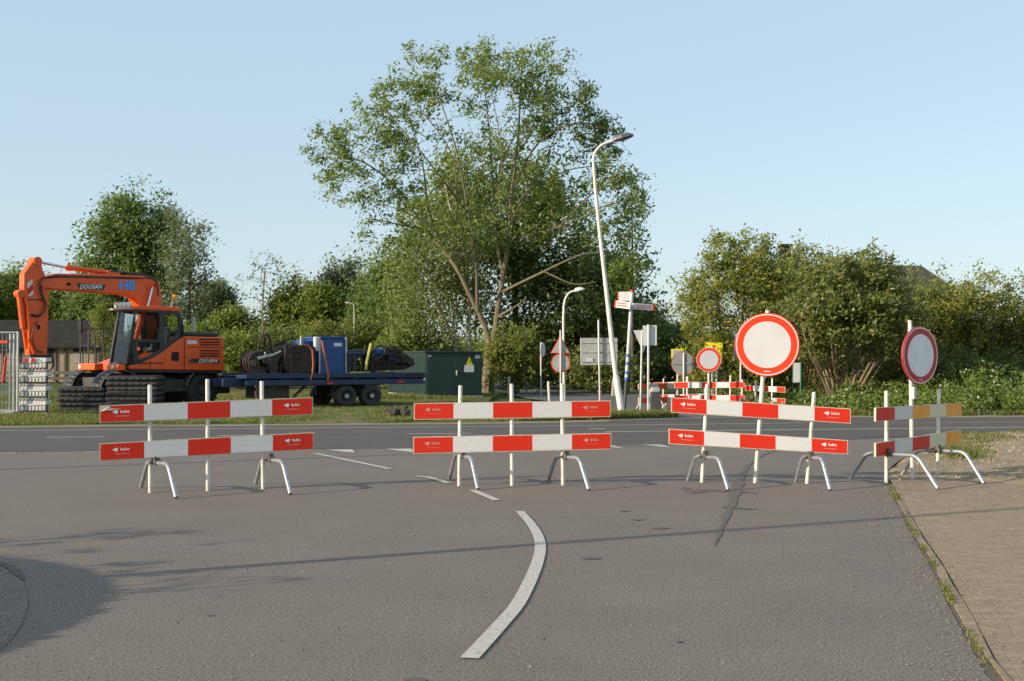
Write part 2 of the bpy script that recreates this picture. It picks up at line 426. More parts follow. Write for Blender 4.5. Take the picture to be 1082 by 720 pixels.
asph = [Vector((1.7, -14, 0)), Vector((1.93, 0, 0)), Vector((2.08, 3.6, 0))] + smooth_line([G(1041, 712.6), G(1022, 676.5), G(1000.5, 637), G(982, 597), G(964.4, 568), G(950, 539), G(937, 511), G(938, 498), G(955, 484), G(985, 470), G(1012, 463.5)], 4)
sheet('side_road', [(-22, -14)] + asph + [Vector((p.x, p.y + .15, 0)) for p in near_edge if -21.9 < p.x < asph[-1].x][::-1] + [(-22, 16.6)], M['asphalt'], 0)

kerb = [Vector((1.85, -14, 0)), Vector((2.08, 0, 0)), Vector((2.22, 3.6, 0))] + smooth_line([G(1059, 714), G(1045.5, 687), G(1018.5, 637), G(997, 599), G(979, 572), G(957, 537.6), G(942, 511)], 4)
asph_k = [p for p in asph if p.y < G(939, 509).y]
pav_top = [G(939, 505.0), G(975, 503.5), G(1010, 505), G(1045, 508), G(1082, 512.5), G(1150, 520), (9, 11.4), (9, -14)]
sheet('brick_pavement', [Vector((p.x + .006, p.y, 0)) for p in kerb] + pav_top, M['bricks'], .003)
mb = MB()
kk = [Vector((p.x + .004, p.y, 0)) for p in kerb]
aa = [Vector((p.x + .030, p.y, 0)) for p in asph_k]
def at_y(line, y):
    for a, b in zip(line[:-1], line[1:]):
        if a.y <= y <= b.y:
            t = (y - a.y) / max(1e-6, b.y - a.y); return a.x + (b.x - a.x) * t
    return line[-1].x
y = -13.5; ytop = min(kk[-1].y, aa[-1].y) - .05
rk = random.Random(3)
while y < ytop - .3:                                  # concrete edging stones, one metre each
    y2 = min(y + .99, ytop)
    j = rk.uniform(-.012, .012); z = .005 + rk.uniform(-.003, .004); y += 0
    a0, a1 = at_y(aa, y) + j, at_y(aa, y2) + j; b0, b1 = at_y(kk, y), at_y(kk, y2)
    if b0 - a0 < .03: a0 = b0 - .03
    if b1 - a1 < .03: a1 = b1 - .03
    j2, j3 = rk.uniform(-.014, .002), rk.uniform(-.014, .002); ym = (y + y2) / 2; bm = at_y(kk, ym) + rk.uniform(-.024, .002)
    mb.prism([(a0, y, -.1), (b0 + j2, y, -.1), (bm, ym, -.1), (b1 + j3, y2, -.1), (a1, y2, -.1)][::-1], (0, 0, .1 + z))
    y += 1.0
tag(mb.build('kerb', M['bricks'], smooth=False), kind='structure')
sheet('gutter', [(p.x - .01, p.y) for p in asph_k] + [(p.x + .01, p.y) for p in kerb][::-1], M['joint_soil'], -.004)

def strip(px_pts, wid, z=.008, mat=None, mb=None, n=5, world=False):
    pts = smooth_line([p if world else G(*p) for p in px_pts], n)
    own = mb is None
    if own: mb = MB()
    L_, R_ = [], []
    for k, p in enumerate(pts):
        t = (pts[min(k + 1, len(pts) - 1)] - pts[max(k - 1, 0)]).normalized(); nrm = Vector((-t.y, t.x, 0))
        q_ = k / (len(pts) - 1)
        wd = wid if not hasattr(wid, '__len__') else float(np.interp(q_, np.linspace(0, 1, len(wid)), wid)) * (1 + .35 * math.sin(k * 2.3) * (len(wid) > 2))
        L_.append(p + nrm * wd / 2); R_.append(p - nrm * wd / 2)
    for k in range(len(pts) - 1):
        q = [L_[k], R_[k], R_[k + 1], L_[k + 1]]
        mb.face([(a.x, a.y, z) for a in q])
    return mb

def marking(mb): return tag(mb.build('road_marking', M['marking'], smooth=False), kind='structure')
marking(strip([(549.5, 541), (563, 557), (570.5, 574), (567.5, 596), (550, 634.5), (528, 662), (496, 697)], (.085, .098)))
marking(strip([(333, 479.6), (412, 496)], .085)); marking(strip([(440, 503.8), (455, 505.5), (474, 511)], .085)); marking(strip([(499, 518.5), (525, 529.3)], .085))
for tri in (((344, 475.4), (372, 474.9), (375, 478.7)), ((406, 474.6), (434, 474.1), (438, 478.2)), ((632, 471.2), (648, 470.6), (660, 474.2)), ((676, 469.9), (698, 469.6), (709, 473.2))):
    mb = MB(); mb.face([G(x, y_, .008) for x, y_ in tri]); marking(mb)
marking(strip([(-20, 479.9), (17, 479.4)], .10)); marking(strip([(90, 478.6), (108, 478.3)], .10))
marking(strip([(640, 456.8), (760, 455.4), (900, 453.9), (1082, 451.9), (1180, 450.8)], .12))
for a, b in (((48, 462.7), (110, 462.2)), ((230, 460.9), (300, 460.3)), ((430, 459), (500, 458.3)), ((-160, 464.9), (-80, 464))): marking(strip([a, b], .10))
marking(strip([(-80, 456.3), (300, 453), (540, 451), (680, 449.4), (850, 447.3)], .09))
marking(strip([(622, 453.8), (640, 453.4)], .12)); marking(strip([(940, 447.2), (1082, 446.4)], .07))

tar = MB()
strip([(838, 474), (812, 479), (792, 491), (783, 505), (777, 522), (768, 545), (755, 577)], (.01, .035, .05, .075, .12, .10, .055, .015), .005, mb=tar)
strip([(738, 519.5), (752, 518.5), (772, 520), (801, 521.5)], (.03, .14, .10, .08, .02), .006, mb=tar)
strip([(762, 536.5), (775, 537), (785, 538), (800, 538.8)], (.02, .12, .09, .02), .0065, mb=tar)
tag(tar.build('tar_patch', M['tar'], smooth=False), kind='structure')
st = MB()
for (x, y_, w_, h_) in ((735, 519, 14, 2.6), (625, 589.8, 11, 2.0), (552, 639, 4, 1.6), (718, 678, 4, 1.5), (674, 549, 8, 1.0), (699, 558, 10, 1.1), (660, 540, 6, .9), (222, 650, 4, 1.2), (724, 516, 5, 1.3), (440, 718, 14, 3)):
    rr = random.Random(x); st.face([G(x + w_ * math.cos(a) * rr.uniform(.7, 1.1), y_ + h_ * math.sin(a) * rr.uniform(.6, 1.1), .0045) for a in [k * math.pi / 6 for k in range(12)][::-1]])
tag(st.build('road_stain', M['tar'], smooth=False), kind='structure')

# pavement corner at the left edge
pc = smooth_line([G(-60, 586), G(-8, 594), G(8, 599), G(20, 608), G(29, 632), G(25, 655), G(12, 676), G(-15, 700)], 5)
mb = MB(); mb.prism([Vector((p.x, p.y, -.05)) for p in pc][::-1], (0, 0, .058)); tag(mb.build('pavement', M['paving'], smooth=False), kind='structure')

tag(strip([(-8, 594.5), (8, 599.5), (18, 606.5), (24, 614)], (.05, .07, .06, .02), .0135).build('pavement_joint', M['joint_soil'], smooth=False), kind='structure')
# verges: rough grids
def terrain(name, loop, mat, amp, z0, step=.4, seed=0, kind='structure', rise=None):
    from mathutils import noise as mn, geometry
    tris = geometry.delaunay_2d_cdt
    xs = [p[0] for p in loop]; ys = [p[1] for p in loop]
    pts = [Vector((p[0], p[1])) for p in loop]; nb = len(pts)
    edges = [(i, (i + 1) % nb) for i in range(nb)]
    x = min(xs)
    while x < max(xs):
        y = min(ys)
        while y < max(ys):
            pts.append(Vector((x + random.uniform(-.12, .12) * step, y + random.uniform(-.12, .12) * step))); y += step
        x += step
    vo, eo, fo, *_ = tris(pts, edges, [list(range(nb))], 1, 1e-5)
    mb = MB()
    mb.v = []
    for i, p in enumerate(vo):
        on = i < nb
        z = z0 + (0 if on else amp * (mn.noise(Vector((p.x * .8, p.y * .8, seed))) + .5 * mn.noise(Vector((p.x * 2.7, p.y * 2.7, seed))) + .55))
        if rise: z += rise(p.x, p.y)
        mb.v.append(Vector((p.x, p.y, z)))
    mb.f = [list(f) for f in fo]; mb.m = [0] * len(fo)
    return tag(mb.build(name, mat), kind=kind)

fe = [Vector((p.x, p.y, 0)) for p in far_edge]
left_far = [p for p in fe if -46 < p.x < G(690, 444).x]
sheet('road_edge', [(p.x, p.y - .05) for p in fe] + [(p.x - .3, p.y + 1.0) for p in fe][::-1], M['sand_edge'], -.002)
gr0 = [(p.x - .15, p.y + .55) for p in left_far]
terrain('grass_verge', gr0 + [(3.2, 31.8), (1.0, 35.5), (-.8, 41.5), (-.6, 48.5), (-1.5, 58), (-50, 58)], M['grass_ground'], .05, -.01, .6, 1)
right_far = [p for p in fe if p.x > G(770, 442).x and p.x < 36]
terrain('hedge_bank', [(p.x, p.y + .75) for p in right_far] + [(38, 52), (9, 52), (7, 40)], M['grass_ground'], .07, -.01, .7, 2)
nv = [p for p in near_edge if p.x > asph[-1].x and p.x < 30]
terrain('sandy_verge', [G(939.5, 504.5), G(939.5, 498), G(956, 484), G(986, 470), G(1013, 463.7)] + [(p.x, p.y - .12) for p in nv] + [(30, 10), (9, 11.4), G(1150, 520), G(1082, 512.5), G(1045, 508), G(1010, 505), G(975, 503.5)], M['sand'], .035, -.002, .16, 5)
sheet('far_path', [G(640, 446), G(700, 444.5), G(840, 441.5), G(832, 428), G(780, 420), G(700, 416), G(640, 415), G(575, 412), G(530, 405), G(500, 402), G(490, 405), G(525, 414), G(558, 422), G(610, 427.5), G(640, 433), G(660, 440)], M['asphalt_path'], .012)

# ------------------------------------------------------------------ barriers and signs
def board(parent, LT, LB, RT, RB, cols, logos=None, th=.026):
    mats = [M['board_edge'], M['sheet_red'], M['sheet_white'], M['sheet_cream'], M['sheet_faded'], M['sheet_orange']]
    key = {'r': 1, 'w': 2, 'c': 3, 'f': 4, 'o': 5}
    mb = MB()
    right = ((RT + RB) - (LT + LB)).normalized(); up = ((LT + RT) - (LB + RB)).normalized()
    n = right.cross(up).normalized()                   # towards the camera
    if n.y > 0: n = -n
    mb.prism([LB, RB, RT, LT], -n * th, 0)
    def q(u, v, d): 
        return LB.lerp(RB, u).lerp(LT.lerp(RT, u), v) + n * d
    k = len(cols)
    Lw = (RT - LT).length
    e = .012 / Lw
    for i, c in enumerate(cols):
        u0 = max(i / k, e); u1 = min((i + 1) / k, 1 - e)
        mb.face([q(u0, .045, .003), q(u1, .045, .003), q(u1, .955, .003), q(u0, .955, .003)], key[c])
    o = mb.build('board', mats, parent, smooth=False)
    H = (LT - LB).length
    for (u, mt) in (logos or []):
        lg = MB(); c = q(u, .60, .006)
        # bird-like swirl: a round body with a notch, then the word and a thin line of small print
        a0 = c - right * .072
        lg.face([a0 + (right * math.cos(a) * .024 + up * math.sin(a) * .022) * (1 if k_ % 5 else .72) for k_, a in enumerate([t * math.pi / 8 for t in range(16)])])
        lg.face([a0 + right * x + up * z + n * .001 for x, z in ((-.045, .004), (-.005, .012), (.0, -.022))])
        lg.build('emblem', mt, o, smooth=False); lg = MB()
        put_text(lg, 'buko', c + right * .022 + up * .004, right, up, .098, .034, 0, .02)
        lg.build('lettering', mt, o, smooth=False); lg = MB()
        put_text(lg, 'infrasupport', c - up * .048 - right * .005, right, up, .15, .010, 0, .0)
        lg.build('small_print', mt, o, smooth=False)
    return o, right, n

def foot(parent, A, B, top, wob=0.0):
    "bent steel tube foot from ground point A to ground point B, clamped on the post"
    r = .024; A = Vector(A); B = Vector(B); d = (B - A); L_ = d.length; d.normalize()
    a1 = A + d * .20 * L_; b1 = B - d * .22 * L_
    pts = [A + Vector((0, 0, r * .6))]
    def bend(p, q_, s_, n=5):
        out = []
        for k in range(1, n + 1):
            t = k / (n + 1); out.append(p * (1 - t) ** 2 + q_ * 2 * t * (1 - t) + s_ * t * t)
        return out
    ca = a1 + Vector((0, 0, top - .012)); cb = b1 + Vector((0, 0, top + .012))
    pa = A.lerp(ca, .80); pb = B.lerp(cb, .80); ma = ca.lerp(cb, .14); mb_ = cb.lerp(ca, .14)
    pts += [pa] + bend(pa, ca, ma) + [ma, mb_] + bend(mb_, cb, pb) + [pb, B + Vector((0, 0, r * .6))]
    m = MB(); m.tube(pts, r, 12)
    o = m.build('leg', M['galv'], parent)
    return o

def clamp(parent, p, d):
    m = MB(); a = math.atan2(d.y, d.x)
    m.box(p, (.12, .075, .062), a); m.box(p + Vector((0, 0, .045)), (.05, .06, .05), a)
    m.cyl(p + Vector((0, 0, 0)), p + Vector((d.y * .09, -d.x * .09, 0)), .011, 8); m.cyl(p + d * .07, p + d * .10, .016, 8)
    return m.build('clamp', M['clamp'], parent, bevel=.006)

def post(parent, b, t, r=.0235, name='post', mat='white_post'):
    m = MB(); b = Vector(b); t = Vector(t)
    m.tube([b, t - (t - b).normalized() * .012, t], [r, r, r * .8], 14)
    return m.build(name, M[mat], parent)

def barrier(label, group, boards, posts, feet, YL, YR, off=.045, segs=None, logo=True, foot_top=.34, xs=None, logo_mat=None):
    """boards: list of (xl, ytopl, ybotl, xr, ytopr, ybotr); posts: list of (xb, yb, xt, yt) or None when a sign pole stands there"""
    xl0, xr0 = boards[0][0], boards[0][3]
    def Yof(x): 
        # linear in world along the barrier line
        a = P(xl0, 400, YL); b = P(xr0, 400, YR); k = (x - CX) / F
        # solve a + t (b-a): X = k' Y
        a2 = (a.x - k * a.y); b2 = (b.x - k * b.y); t = a2 / (a2 - b2) if abs(a2 - b2) > 1e-9 else 0
        return a.y + t * (b.y - a.y)
    cb = P((xl0 + xr0) / 2, 500, Yof((xl0 + xr0) / 2)); cb.z = 0
    root = thing('road_barrier', cb, label, 'barrier', group)
    right = n = None
    for i, (xl, tl, bl, xr, tr, br) in enumerate(boards):
        yl, yr = Yof(xl), Yof(xr)
        o, right, n = board(root, P(xl, tl, yl), P(xl, bl, yl), P(xr, tr, yr), P(xr, br, yr), (segs or ['rwrwr'] * 2)[i],
                            [(.105, logo_mat or M['logo_white']), (.905, logo_mat or M['logo_white'])] if logo else None)
    for p in posts:
        if p is None: continue
        xb, yb, xt, yt = p
        Y0 = Yof(xb)
        b = P(xb, yb, Y0); t = P(xt, yt, Yof(xt)); 
        if b.z < .12 : b.z = 0
        post(root, b - n * off, t - n * off)
    return root, Yof, n

GA = 'red and white barriers closing the side road'
b1, Yf, n = barrier('red and white barrier with a torn top left corner, in front of the orange excavator', GA,
    [(105, 428.8, 447.2, 330.6, 420, 438.4), (105, 468.9, 487.3, 331.6, 457, 475.2)],
    [(159, 520.7, 158.4, 406.8), (220, 513.4, 219.5, 400.9), (278.6, 512.7, 277, 403)], None, 13.2, 13.95)
for A, B, bp in ((G(149, 516), G(186.2, 527.2), (160.2, 495)), (G(270.2, 512), G(307, 523.3), (278.3, 492.5))):
    foot(b1, A, B, .34); d = (B - A).normalized(); clamp(b1, A.lerp(B, .45) + Vector((0, 0, .345)), d)
# torn corner of its upper sheet
mb = MB(); yq = Yf(106)
mb.face([P(105.6, 429.6, yq) + n * .0045, P(105.6, 435.2, yq) + n * .0045, P(110, 434, yq) + n * .0045, P(117, 434.3, Yf(117)) + n * .0045, P(122, 433.2, Yf(122)) + n * .0045, P(128.5, 432.0, Yf(127)) + n * .0045, P(118, 431.8, Yf(118)) + n * .0045, P(116, 429.4, Yf(116)) + n * .0045])
tag(mb.build('torn_sheet', M['board_edge'], b1, smooth=False), 'torn pale patch of bare board')

b2, Yf, n = barrier('bright red and white barrier in the middle of the road, behind the curved white line', GA,
    [(437.2, 426.2, 443.8, 645.3, 423.4, 440.7), (436.4, 462, 479.8, 645.8, 457.8, 474.9)],
    [(485.3, 511.6, 486.6, 407.5), (541.4, 509.8, 540.8, 405.8), (595.4, 508.4, 594.2, 405.4)], None, 14.05, 14.2, logo_mat=M['logo_pink'])
for A, B in ((G(474.7, 507.8), G(505, 518)), (G(579.5, 509), G(622.2, 518.8))):
    foot(b2, A, B, .34); d = (B - A).normalized(); clamp(b2, A.lerp(B, .45) + Vector((0, 0, .345)), d)

b3, Yf3, n3 = barrier('red and white barrier leaning to one side, under the large bright round sign', GA,
    [(709, 420, 436, 899, 432, 447.8), (706.5, 453.2, 469.3, 896, 465.4, 480.2)],
    [(742, 505.7, 747.5, 406.3), None, (853.4, 511.8, 860.9, 414.6)], None, 14.5, 14.3)
for A, B in ((G(727, 508.8), G(769.5, 518.9)), (G(841, 510.3), G(877.1, 518.9))):
    foot(b3, A, B, .34); d = (B - A).normalized(); clamp(b3, A.lerp(B, .45) + Vector((0, 0, .345)), d)

b4, Yf4, n4 = barrier('weathered barrier with faded orange blocks beside the sandy verge', GA,
    [(925.6, 431, 445.6, 1016, 425.8, 439.4), (925.6, 468.4, 483, 1016, 454.3, 468.8)],
    [(940.3, 506.8, 940.2, 413.4), None, (994.3, 499.6, 995.6, 411)], None, 14.15, 15.75, segs=['rwfcf', 'rwrcf'], logo=False)
for A, B in ((G(898.5, 506.6), G(991, 517.7)), (G(953, 502.9), G(1039.4, 511.7))):
    foot(b4, A, B, .36); d = (B - A).normalized(); clamp(b4, A.lerp(B, .46) + Vector((0, 0, .365)), d)

def disc_sign(parent, c, nrm, r, red, ring=(.97, .935, .735), back=False, name='sign_face', logo=False, white='sign_white'):
    "round sign plate: folded red rim, white line, red ring, white field"
    n = Vector(nrm).normalized(); m = MB()
    m.lathe([(r * .985, -.028), (r, -.022), (r, 0), (r * ring[0], .0035)], c, n, 56, 0)
    if not back:
        m.lathe([(r * ring[0], .0035), (r * ring[1], .0035)], c, n, 56, 1)
        m.lathe([(r * ring[1], .0035), (r * ring[2], .0035)], c, n, 56, 0)
        m.lathe([(r * ring[2], .0035), (.0, .0035)], c, n, 56, 1)
        m.lathe([(r * .985, -.026), (.0, -.026)], c, n, 56, 2)
    else:
        m.lathe([(r * ring[0], .0035), (.0, .0035)], c, n, 56, 1)
        m.lathe([(r * .985, -.006), (.0, -.006)], c, n, 56, 2)
    o = m.build(name, [M[red], M[white], M['alu']], parent)
    if logo:
        up = Vector((0, 0, 1)); right = up.cross(n).normalized()
        lg = MB(); put_text(lg, 'buko', Vector(c) + n * .006 - up * r * .835, right, up, r * .2, r * .055, 0, .02, .2); lg.build('logo', M['logo_white'], o, smooth=False)
    return o

def yaw_n(deg):
    "normal facing the camera, turned by deg (positive: towards the right of the picture)"
    a = R(deg); return Vector((math.sin(a), -math.cos(a), 0))

# large sign on barrier 3
Y3 = Yf3(798.5)
s3b = P(798.5, 508.8, Y3) - n3 * .05; s3b.z = 0; s3t = P(811.6, 327.8, Y3 + .05) - n3 * .05
s3 = thing('road_closed_sign', s3b, 'large bright round sign with thick red ring and white middle, nearest the camera', 'sign', 'round closed road signs')
post(s3, s3b, s3t, .026, 'pole'); post(s3, P(808.2, 400, Y3 + .12), P(806.5, 345, Y3 + .12), .018, 'brace')
f3 = disc_sign(s3, P(810.2, 364.5, Y3) + n3 * .03, yaw_n(-14), 33.4 / F * Y3, 'sign_red', logo=True)
Y4 = Yf4(968)
s4b = P(968, 505, Y4) - n4 * .05; s4b.z = 0; s4t = P(965.4, 338.5, Y4) - n4 * .05
s4 = thing('road_closed_sign', s4b, 'duller round red ringed sign turned sideways, above the barrier with orange blocks', 'sign', 'round closed road signs')
post(s4, s4b, s4t, .025, 'pole')
mb = MB(); mb.box(P(966.4, 415.5, Y4) - n4 * .01, (.07, .05, .16), R(45)); mb.build('bracket', M['galv_pole'], s4, bevel=.006)
disc_sign(s4, P(970.3, 375.8, Y4) + n4 * .03, yaw_n(36), 30.6 / F * Y4, 'sign_red_dull', logo=True, white='sign_white_lifted')

# barriers on the far side of the main road
GB = 'barriers on the far side of the main road'
def far_barrier(label, boards, YL, YR, posts, segs=None):
    root, Yq, nq = barrier(label, GB, boards, [(x, 440, x + .6, y) for x, y in posts], None, YL, YR, segs=segs, logo=False)
    for ch in list(root.children):
        if ch.name.startswith('post'): pass
    for x in (posts[0][0], posts[-1][0]):
        Yx = Yq(x); c = P(x, 430, Yx); c.z = 0; d = Vector((nq.x, nq.y, 0)).normalized()
        foot(root, c - d * .48, c + d * .48, .34); clamp(root, c + Vector((0, 0, .345)), d)
    return root
far_barrier('far barrier with orange red blocks beside the thin grey sign posts', [(675, 405.6, 411.6, 724, 404.8, 410.8), (675, 420.2, 426.8, 724, 419.4, 425.6)], 34, 36.6, [(688, 404.5), (702, 400), (717, 400)], ['owowo', 'owowo'])
far_barrier('far red and white barrier below the two small round signs', [(712.4, 404, 410.4, 786.6, 403.8, 410), (712.4, 418, 424.2, 786.6, 417.6, 423.8)], 33.4, 32.7, [(725.5, 398), (771, 397), (783.5, 401)])
far_barrier('far barrier turned sideways, seen beneath the large round sign', [(787.5, 407.2, 413, 829.5, 409, 415), (787.5, 420.3, 425.8, 829.5, 421.2, 427)], 34.2, 32.4, [(796.5, 402), (804, 404), (814, 400)])
far_barrier('hindmost far barrier, mostly hidden behind another red and white barrier', [(690, 404.4, 409.8, 771, 402.2, 407.6), (690, 417.6, 423, 771, 415.4, 420.6)], 38, 37, [(715, 398.5), (744, 398), (779, 401)])

def pole_px(parent, xb, yb, xt, yt, Y, r, name='pole', mat='galv_pole'):
    b = P(xb, yb, Y); b.z = 0
    return post(parent, b, P(xt, yt, Y), r, name, mat)

# small round closed sign (far) and the yellow board behind it
Y = 33.0
s = thing('road_closed_sign', P(750, 438, Y).xy.to_3d(), 'small far round sign with red ring in front of a yellow board', 'sign', 'round closed road signs')
pole_px(s, 748.5, 438, 749, 366, Y, .03, mat='white_post'); pole_px(s, 753, 438, 752.5, 366, Y + .1, .025, 'brace', 'white_post')
disc_sign(s, P(749, 380.3, Y - .09), yaw_n(-2), 13.2 / F * Y, 'sign_red')
Y = 36.5
s = thing('yellow_board', P(752, 438, Y).xy.to_3d(), 'yellow rectangular board behind the small far round sign', 'sign')
mb = MB(); mb.prism([P(744.8, 361.8, Y), P(763.6, 362.2, Y), P(763.2, 384, Y), P(744.8, 384, Y)], (0, .03, 0)); bo = mb.build('panel', M['yellow_sign'], s, smooth=False)
mb = MB(); mb.prism([P(748.5, 366, Y - .012), P(751.5, 369.5, Y - .012), P(747.8, 369.5, Y - .012)], (0, .006, 0)); mb.prism([P(752, 364.8, Y - .012), P(754.6, 364.8, Y - .012), P(754.6, 368.4, Y - .012), P(752, 368.4, Y - .012)], (0, .006, 0)); mb.build('symbol', M['sign_red'], bo, smooth=False)
pole_px(s, 757, 436, 757, 362, Y + .06, .03)
# grey round sign seen from behind
Y = 34.0
s = thing('round_sign', P(722, 438, Y).xy.to_3d(), 'round traffic sign seen from its grey back, left of the small red ringed sign', 'sign')
pole_px(s, 722.5, 438, 722.5, 373, Y - .05, .028); pole_px(s, 726, 438, 725.5, 395, Y + .1, .02, 'brace')
mb = MB(); c = P(721.6, 384.3, Y); n_ = yaw_n(-8); r = 12.3 / F * Y
mb.lathe([(r, -.01), (r, .02), (r * .965, .02)], c, n_, 40, 0); mb.lathe([(r * .965, .018), (0, .018)], c, n_, 40, 1); mb.lathe([(r, -.01), (0, -.01)], c, n_, 40, 0)
mb.box(c + n_ * .03, (r * 1.7, .03, .05), R(-8), 1)
mb.build('sign_face', [M['sign_red_dull'], M['alu_dark']], s)
# little yellow framed panel behind it
Y = 36.0
s = thing('framed_panel', P(716, 438, Y).xy.to_3d(), 'small grey panel in a yellow frame behind the grey round sign', 'sign')
mb = MB(); mb.prism([P(709.5, 369, Y), P(722.5, 369, Y), P(722.5, 378, Y), P(709.5, 378, Y)], (0, .04, 0)); mb.build('frame', M['yellow_sign'], s, smooth=False)
mb = MB(); mb.prism([P(710.8, 370, Y - .02), P(721.3, 370, Y - .02), P(721.3, 377, Y - .02), P(710.8, 377, Y - .02)], (0, .015, 0)); mb.build('panel', M['alu'], s, smooth=False)
pole_px(s, 716, 436, 716, 370, Y + .07, .03)
# white traffic board seen edge on beside the large sign
Y = 34.5
s = thing('traffic_board', P(782.5, 438, Y).xy.to_3d(), 'pale board seen nearly edge on, left of the large round sign', 'sign')
mb = MB(); a = P(775, 357, Y); b = P(783, 350.5, Y + 1.0); c = P(783, 378, Y + 1.0); d = P(775, 379.5, Y); mb.prism([a, b, c, d], (.03, .02, 0)); mb.build('panel', M['alu'], s, smooth=False)
pole_px(s, 782.6, 438, 782.6, 352, Y + .6, .03)
# green post with a white notice
Y = 33.5
s = thing('notice_sign', P(845, 434, Y).xy.to_3d(), 'white notice plate on a slim dark green post in front of the shrubs', 'sign')
mb = MB(); mb.prism([P(838.6, 383.5, Y), P(845.5, 383.5, Y), P(845.5, 404, Y), P(838.2, 404.5, Y)], (0, .02, 0)); mb.build('plate', M['sign_white'], s, smooth=False)
pole_px(s, 846, 436, 846, 383, Y, .022, mat='green_post'); pole_px(s, 837.5, 436, 838, 383, Y + .1, .012, 'stay', 'green_post')

# give way triangle and double panel seen from behind
Y = 32.6
s = thing('give_way_sign', P(679, 436, Y).xy.to_3d(), 'downward triangle sign seen from its pale back on a slim post', 'sign')
mb = MB(); mb.prism([P(669.4, 349.3, Y), P(688.5, 349.3, Y), P(680, 372.8, Y)], (0, .03, 0)); mb.build('sign_face', M['sign_white'], s, bevel=.008)
pole_px(s, 676.6, 432.5, 678.5, 349, Y - .05, .03)
Y = 31.6
s = thing('twin_panel_sign', P(685, 437, Y).xy.to_3d(), 'two pale rectangular panels side by side on one grey post', 'sign')
for x0, x1, t0 in ((679.2, 685.3, 344.2), (686.6, 694, 343.8)):
    mb = MB(); mb.prism([P(x0, t0, Y), P(x1, t0, Y), P(x1, 365.2, Y), P(x0, 365.2, Y)], (0, .03, 0)); mb.build('panel', M['sign_white'], s, smooth=False)
pole_px(s, 685, 438.5, 685.2, 343, Y - .05, .032)

# big rectangular panel from behind
Y = 38.5
s = thing('large_panel_sign', P(632, 425, Y).xy.to_3d(), 'large rectangular grey panel seen from behind on a tall slim post', 'sign')
mb = MB(); mb.prism([P(613.3, 357.4, Y), P(652.6, 357.2, Y), P(652.6, 385.8, Y), P(613.3, 386.2, Y)], (0, .04, 0)); pn = mb.build('panel', M['alu'], s, bevel=.01)
mb = MB(); 
for a in (362, 372, 382): mb.prism([P(614.5, a, Y - .03), P(651.5, a, Y - .03), P(651.5, a + .8, Y - .03), P(614.5, a + .8, Y - .03)], (0, .03, 0))
mb.build('rail', M['alu'], pn, smooth=False)
mb = MB(); mb.prism([P(619.5, 378.2, Y - .045), P(626.5, 378.2, Y - .045), P(626.5, 382.4, Y - .045), P(619.5, 382.4, Y - .045)], (0, .01, 0)); mb.build('sticker', M['sign_white'], pn, smooth=False)
pole_px(s, 634, 424, 632.4, 338, Y - .09, .034)
# triangle over round, from behind
Y = 40.5
s = thing('warning_sign_pair', P(592, 425, Y).xy.to_3d(), 'red edged triangle above a round plate, both seen from the grey back', 'sign')
mb = MB(); mb.prism([P(581.2, 373.6, Y), P(602.8, 373.6, Y), P(592, 354.6, Y)], (0, .02, 0)); mb.build('triangle_plate', M['sign_red'], s)
tb = MB(); tb.prism([P(582.6, 372.9, Y - .012), P(601.4, 372.9, Y - .012), P(592, 356.2, Y - .012)], (0, .01, 0)); tb.build('triangle_back', M['alu'], s)
mb = MB(); c = P(592.2, 383.8, Y); r = 10.2 / F * Y; n_ = yaw_n(0)
mb.lathe([(r, -.01), (r, .02), (r * .9, .02)], c, n_, 36, 0); mb.lathe([(r * .9, .018), (0, .018)], c, n_, 36, 1); mb.lathe([(r, -.01), (0, -.01)], c, n_, 36, 0)
mb.build('round_plate', [M['sign_red'], M['alu']], s)
pole_px(s, 592.6, 424, 592.2, 349, Y - .07, .03)
# slim sign pair edge on
Y = 47
s = thing('edge_on_sign', P(572, 420, Y).xy.to_3d(), 'pale round plate over a narrow red and white triangle, both nearly edge on', 'sign')
mb = MB(); c = P(573.4, 369.5, Y); n_ = yaw_n(68); mb.lathe([(0, .012), (7.6 / F * Y, .012), (7.6 / F * Y, -.012), (0, -.012)], c, n_, 32); mb.build('round_plate', M['sign_white'], s)
mb = MB(); mb.prism([P(569.2, 376.4, Y), P(573.6, 376.4, Y + .2), P(571.5, 391, Y + .1)], (.01, .02, 0)); mb.build('triangle_rim', M['sign_red'], s)
mb = MB(); mb.prism([P(570.2, 378.2, Y - .02), P(572.8, 378.2, Y + .1), P(571.5, 387, Y + .05)], (.0, .015, 0)); mb.build('triangle_face', M['sign_white'], s)
pole_px(s, 571.6, 420, 571.6, 362, Y - .03, .03)
Y = 58
s = thing('blue_sign', P(554, 408, Y).xy.to_3d(), 'small blue sign deep in the greenery beside the big tree', 'sign')
mb = MB(); c = P(553.6, 376.4, Y); n_ = yaw_n(62); mb.lathe([(0, .012), (5.4 / F * Y, .012), (5.4 / F * Y, -.012), (0, -.012)], c, n_, 28); mb.build('plate', M['blue_sign'], s)
pole_px(s, 554, 407, 554.2, 370, Y, .04)

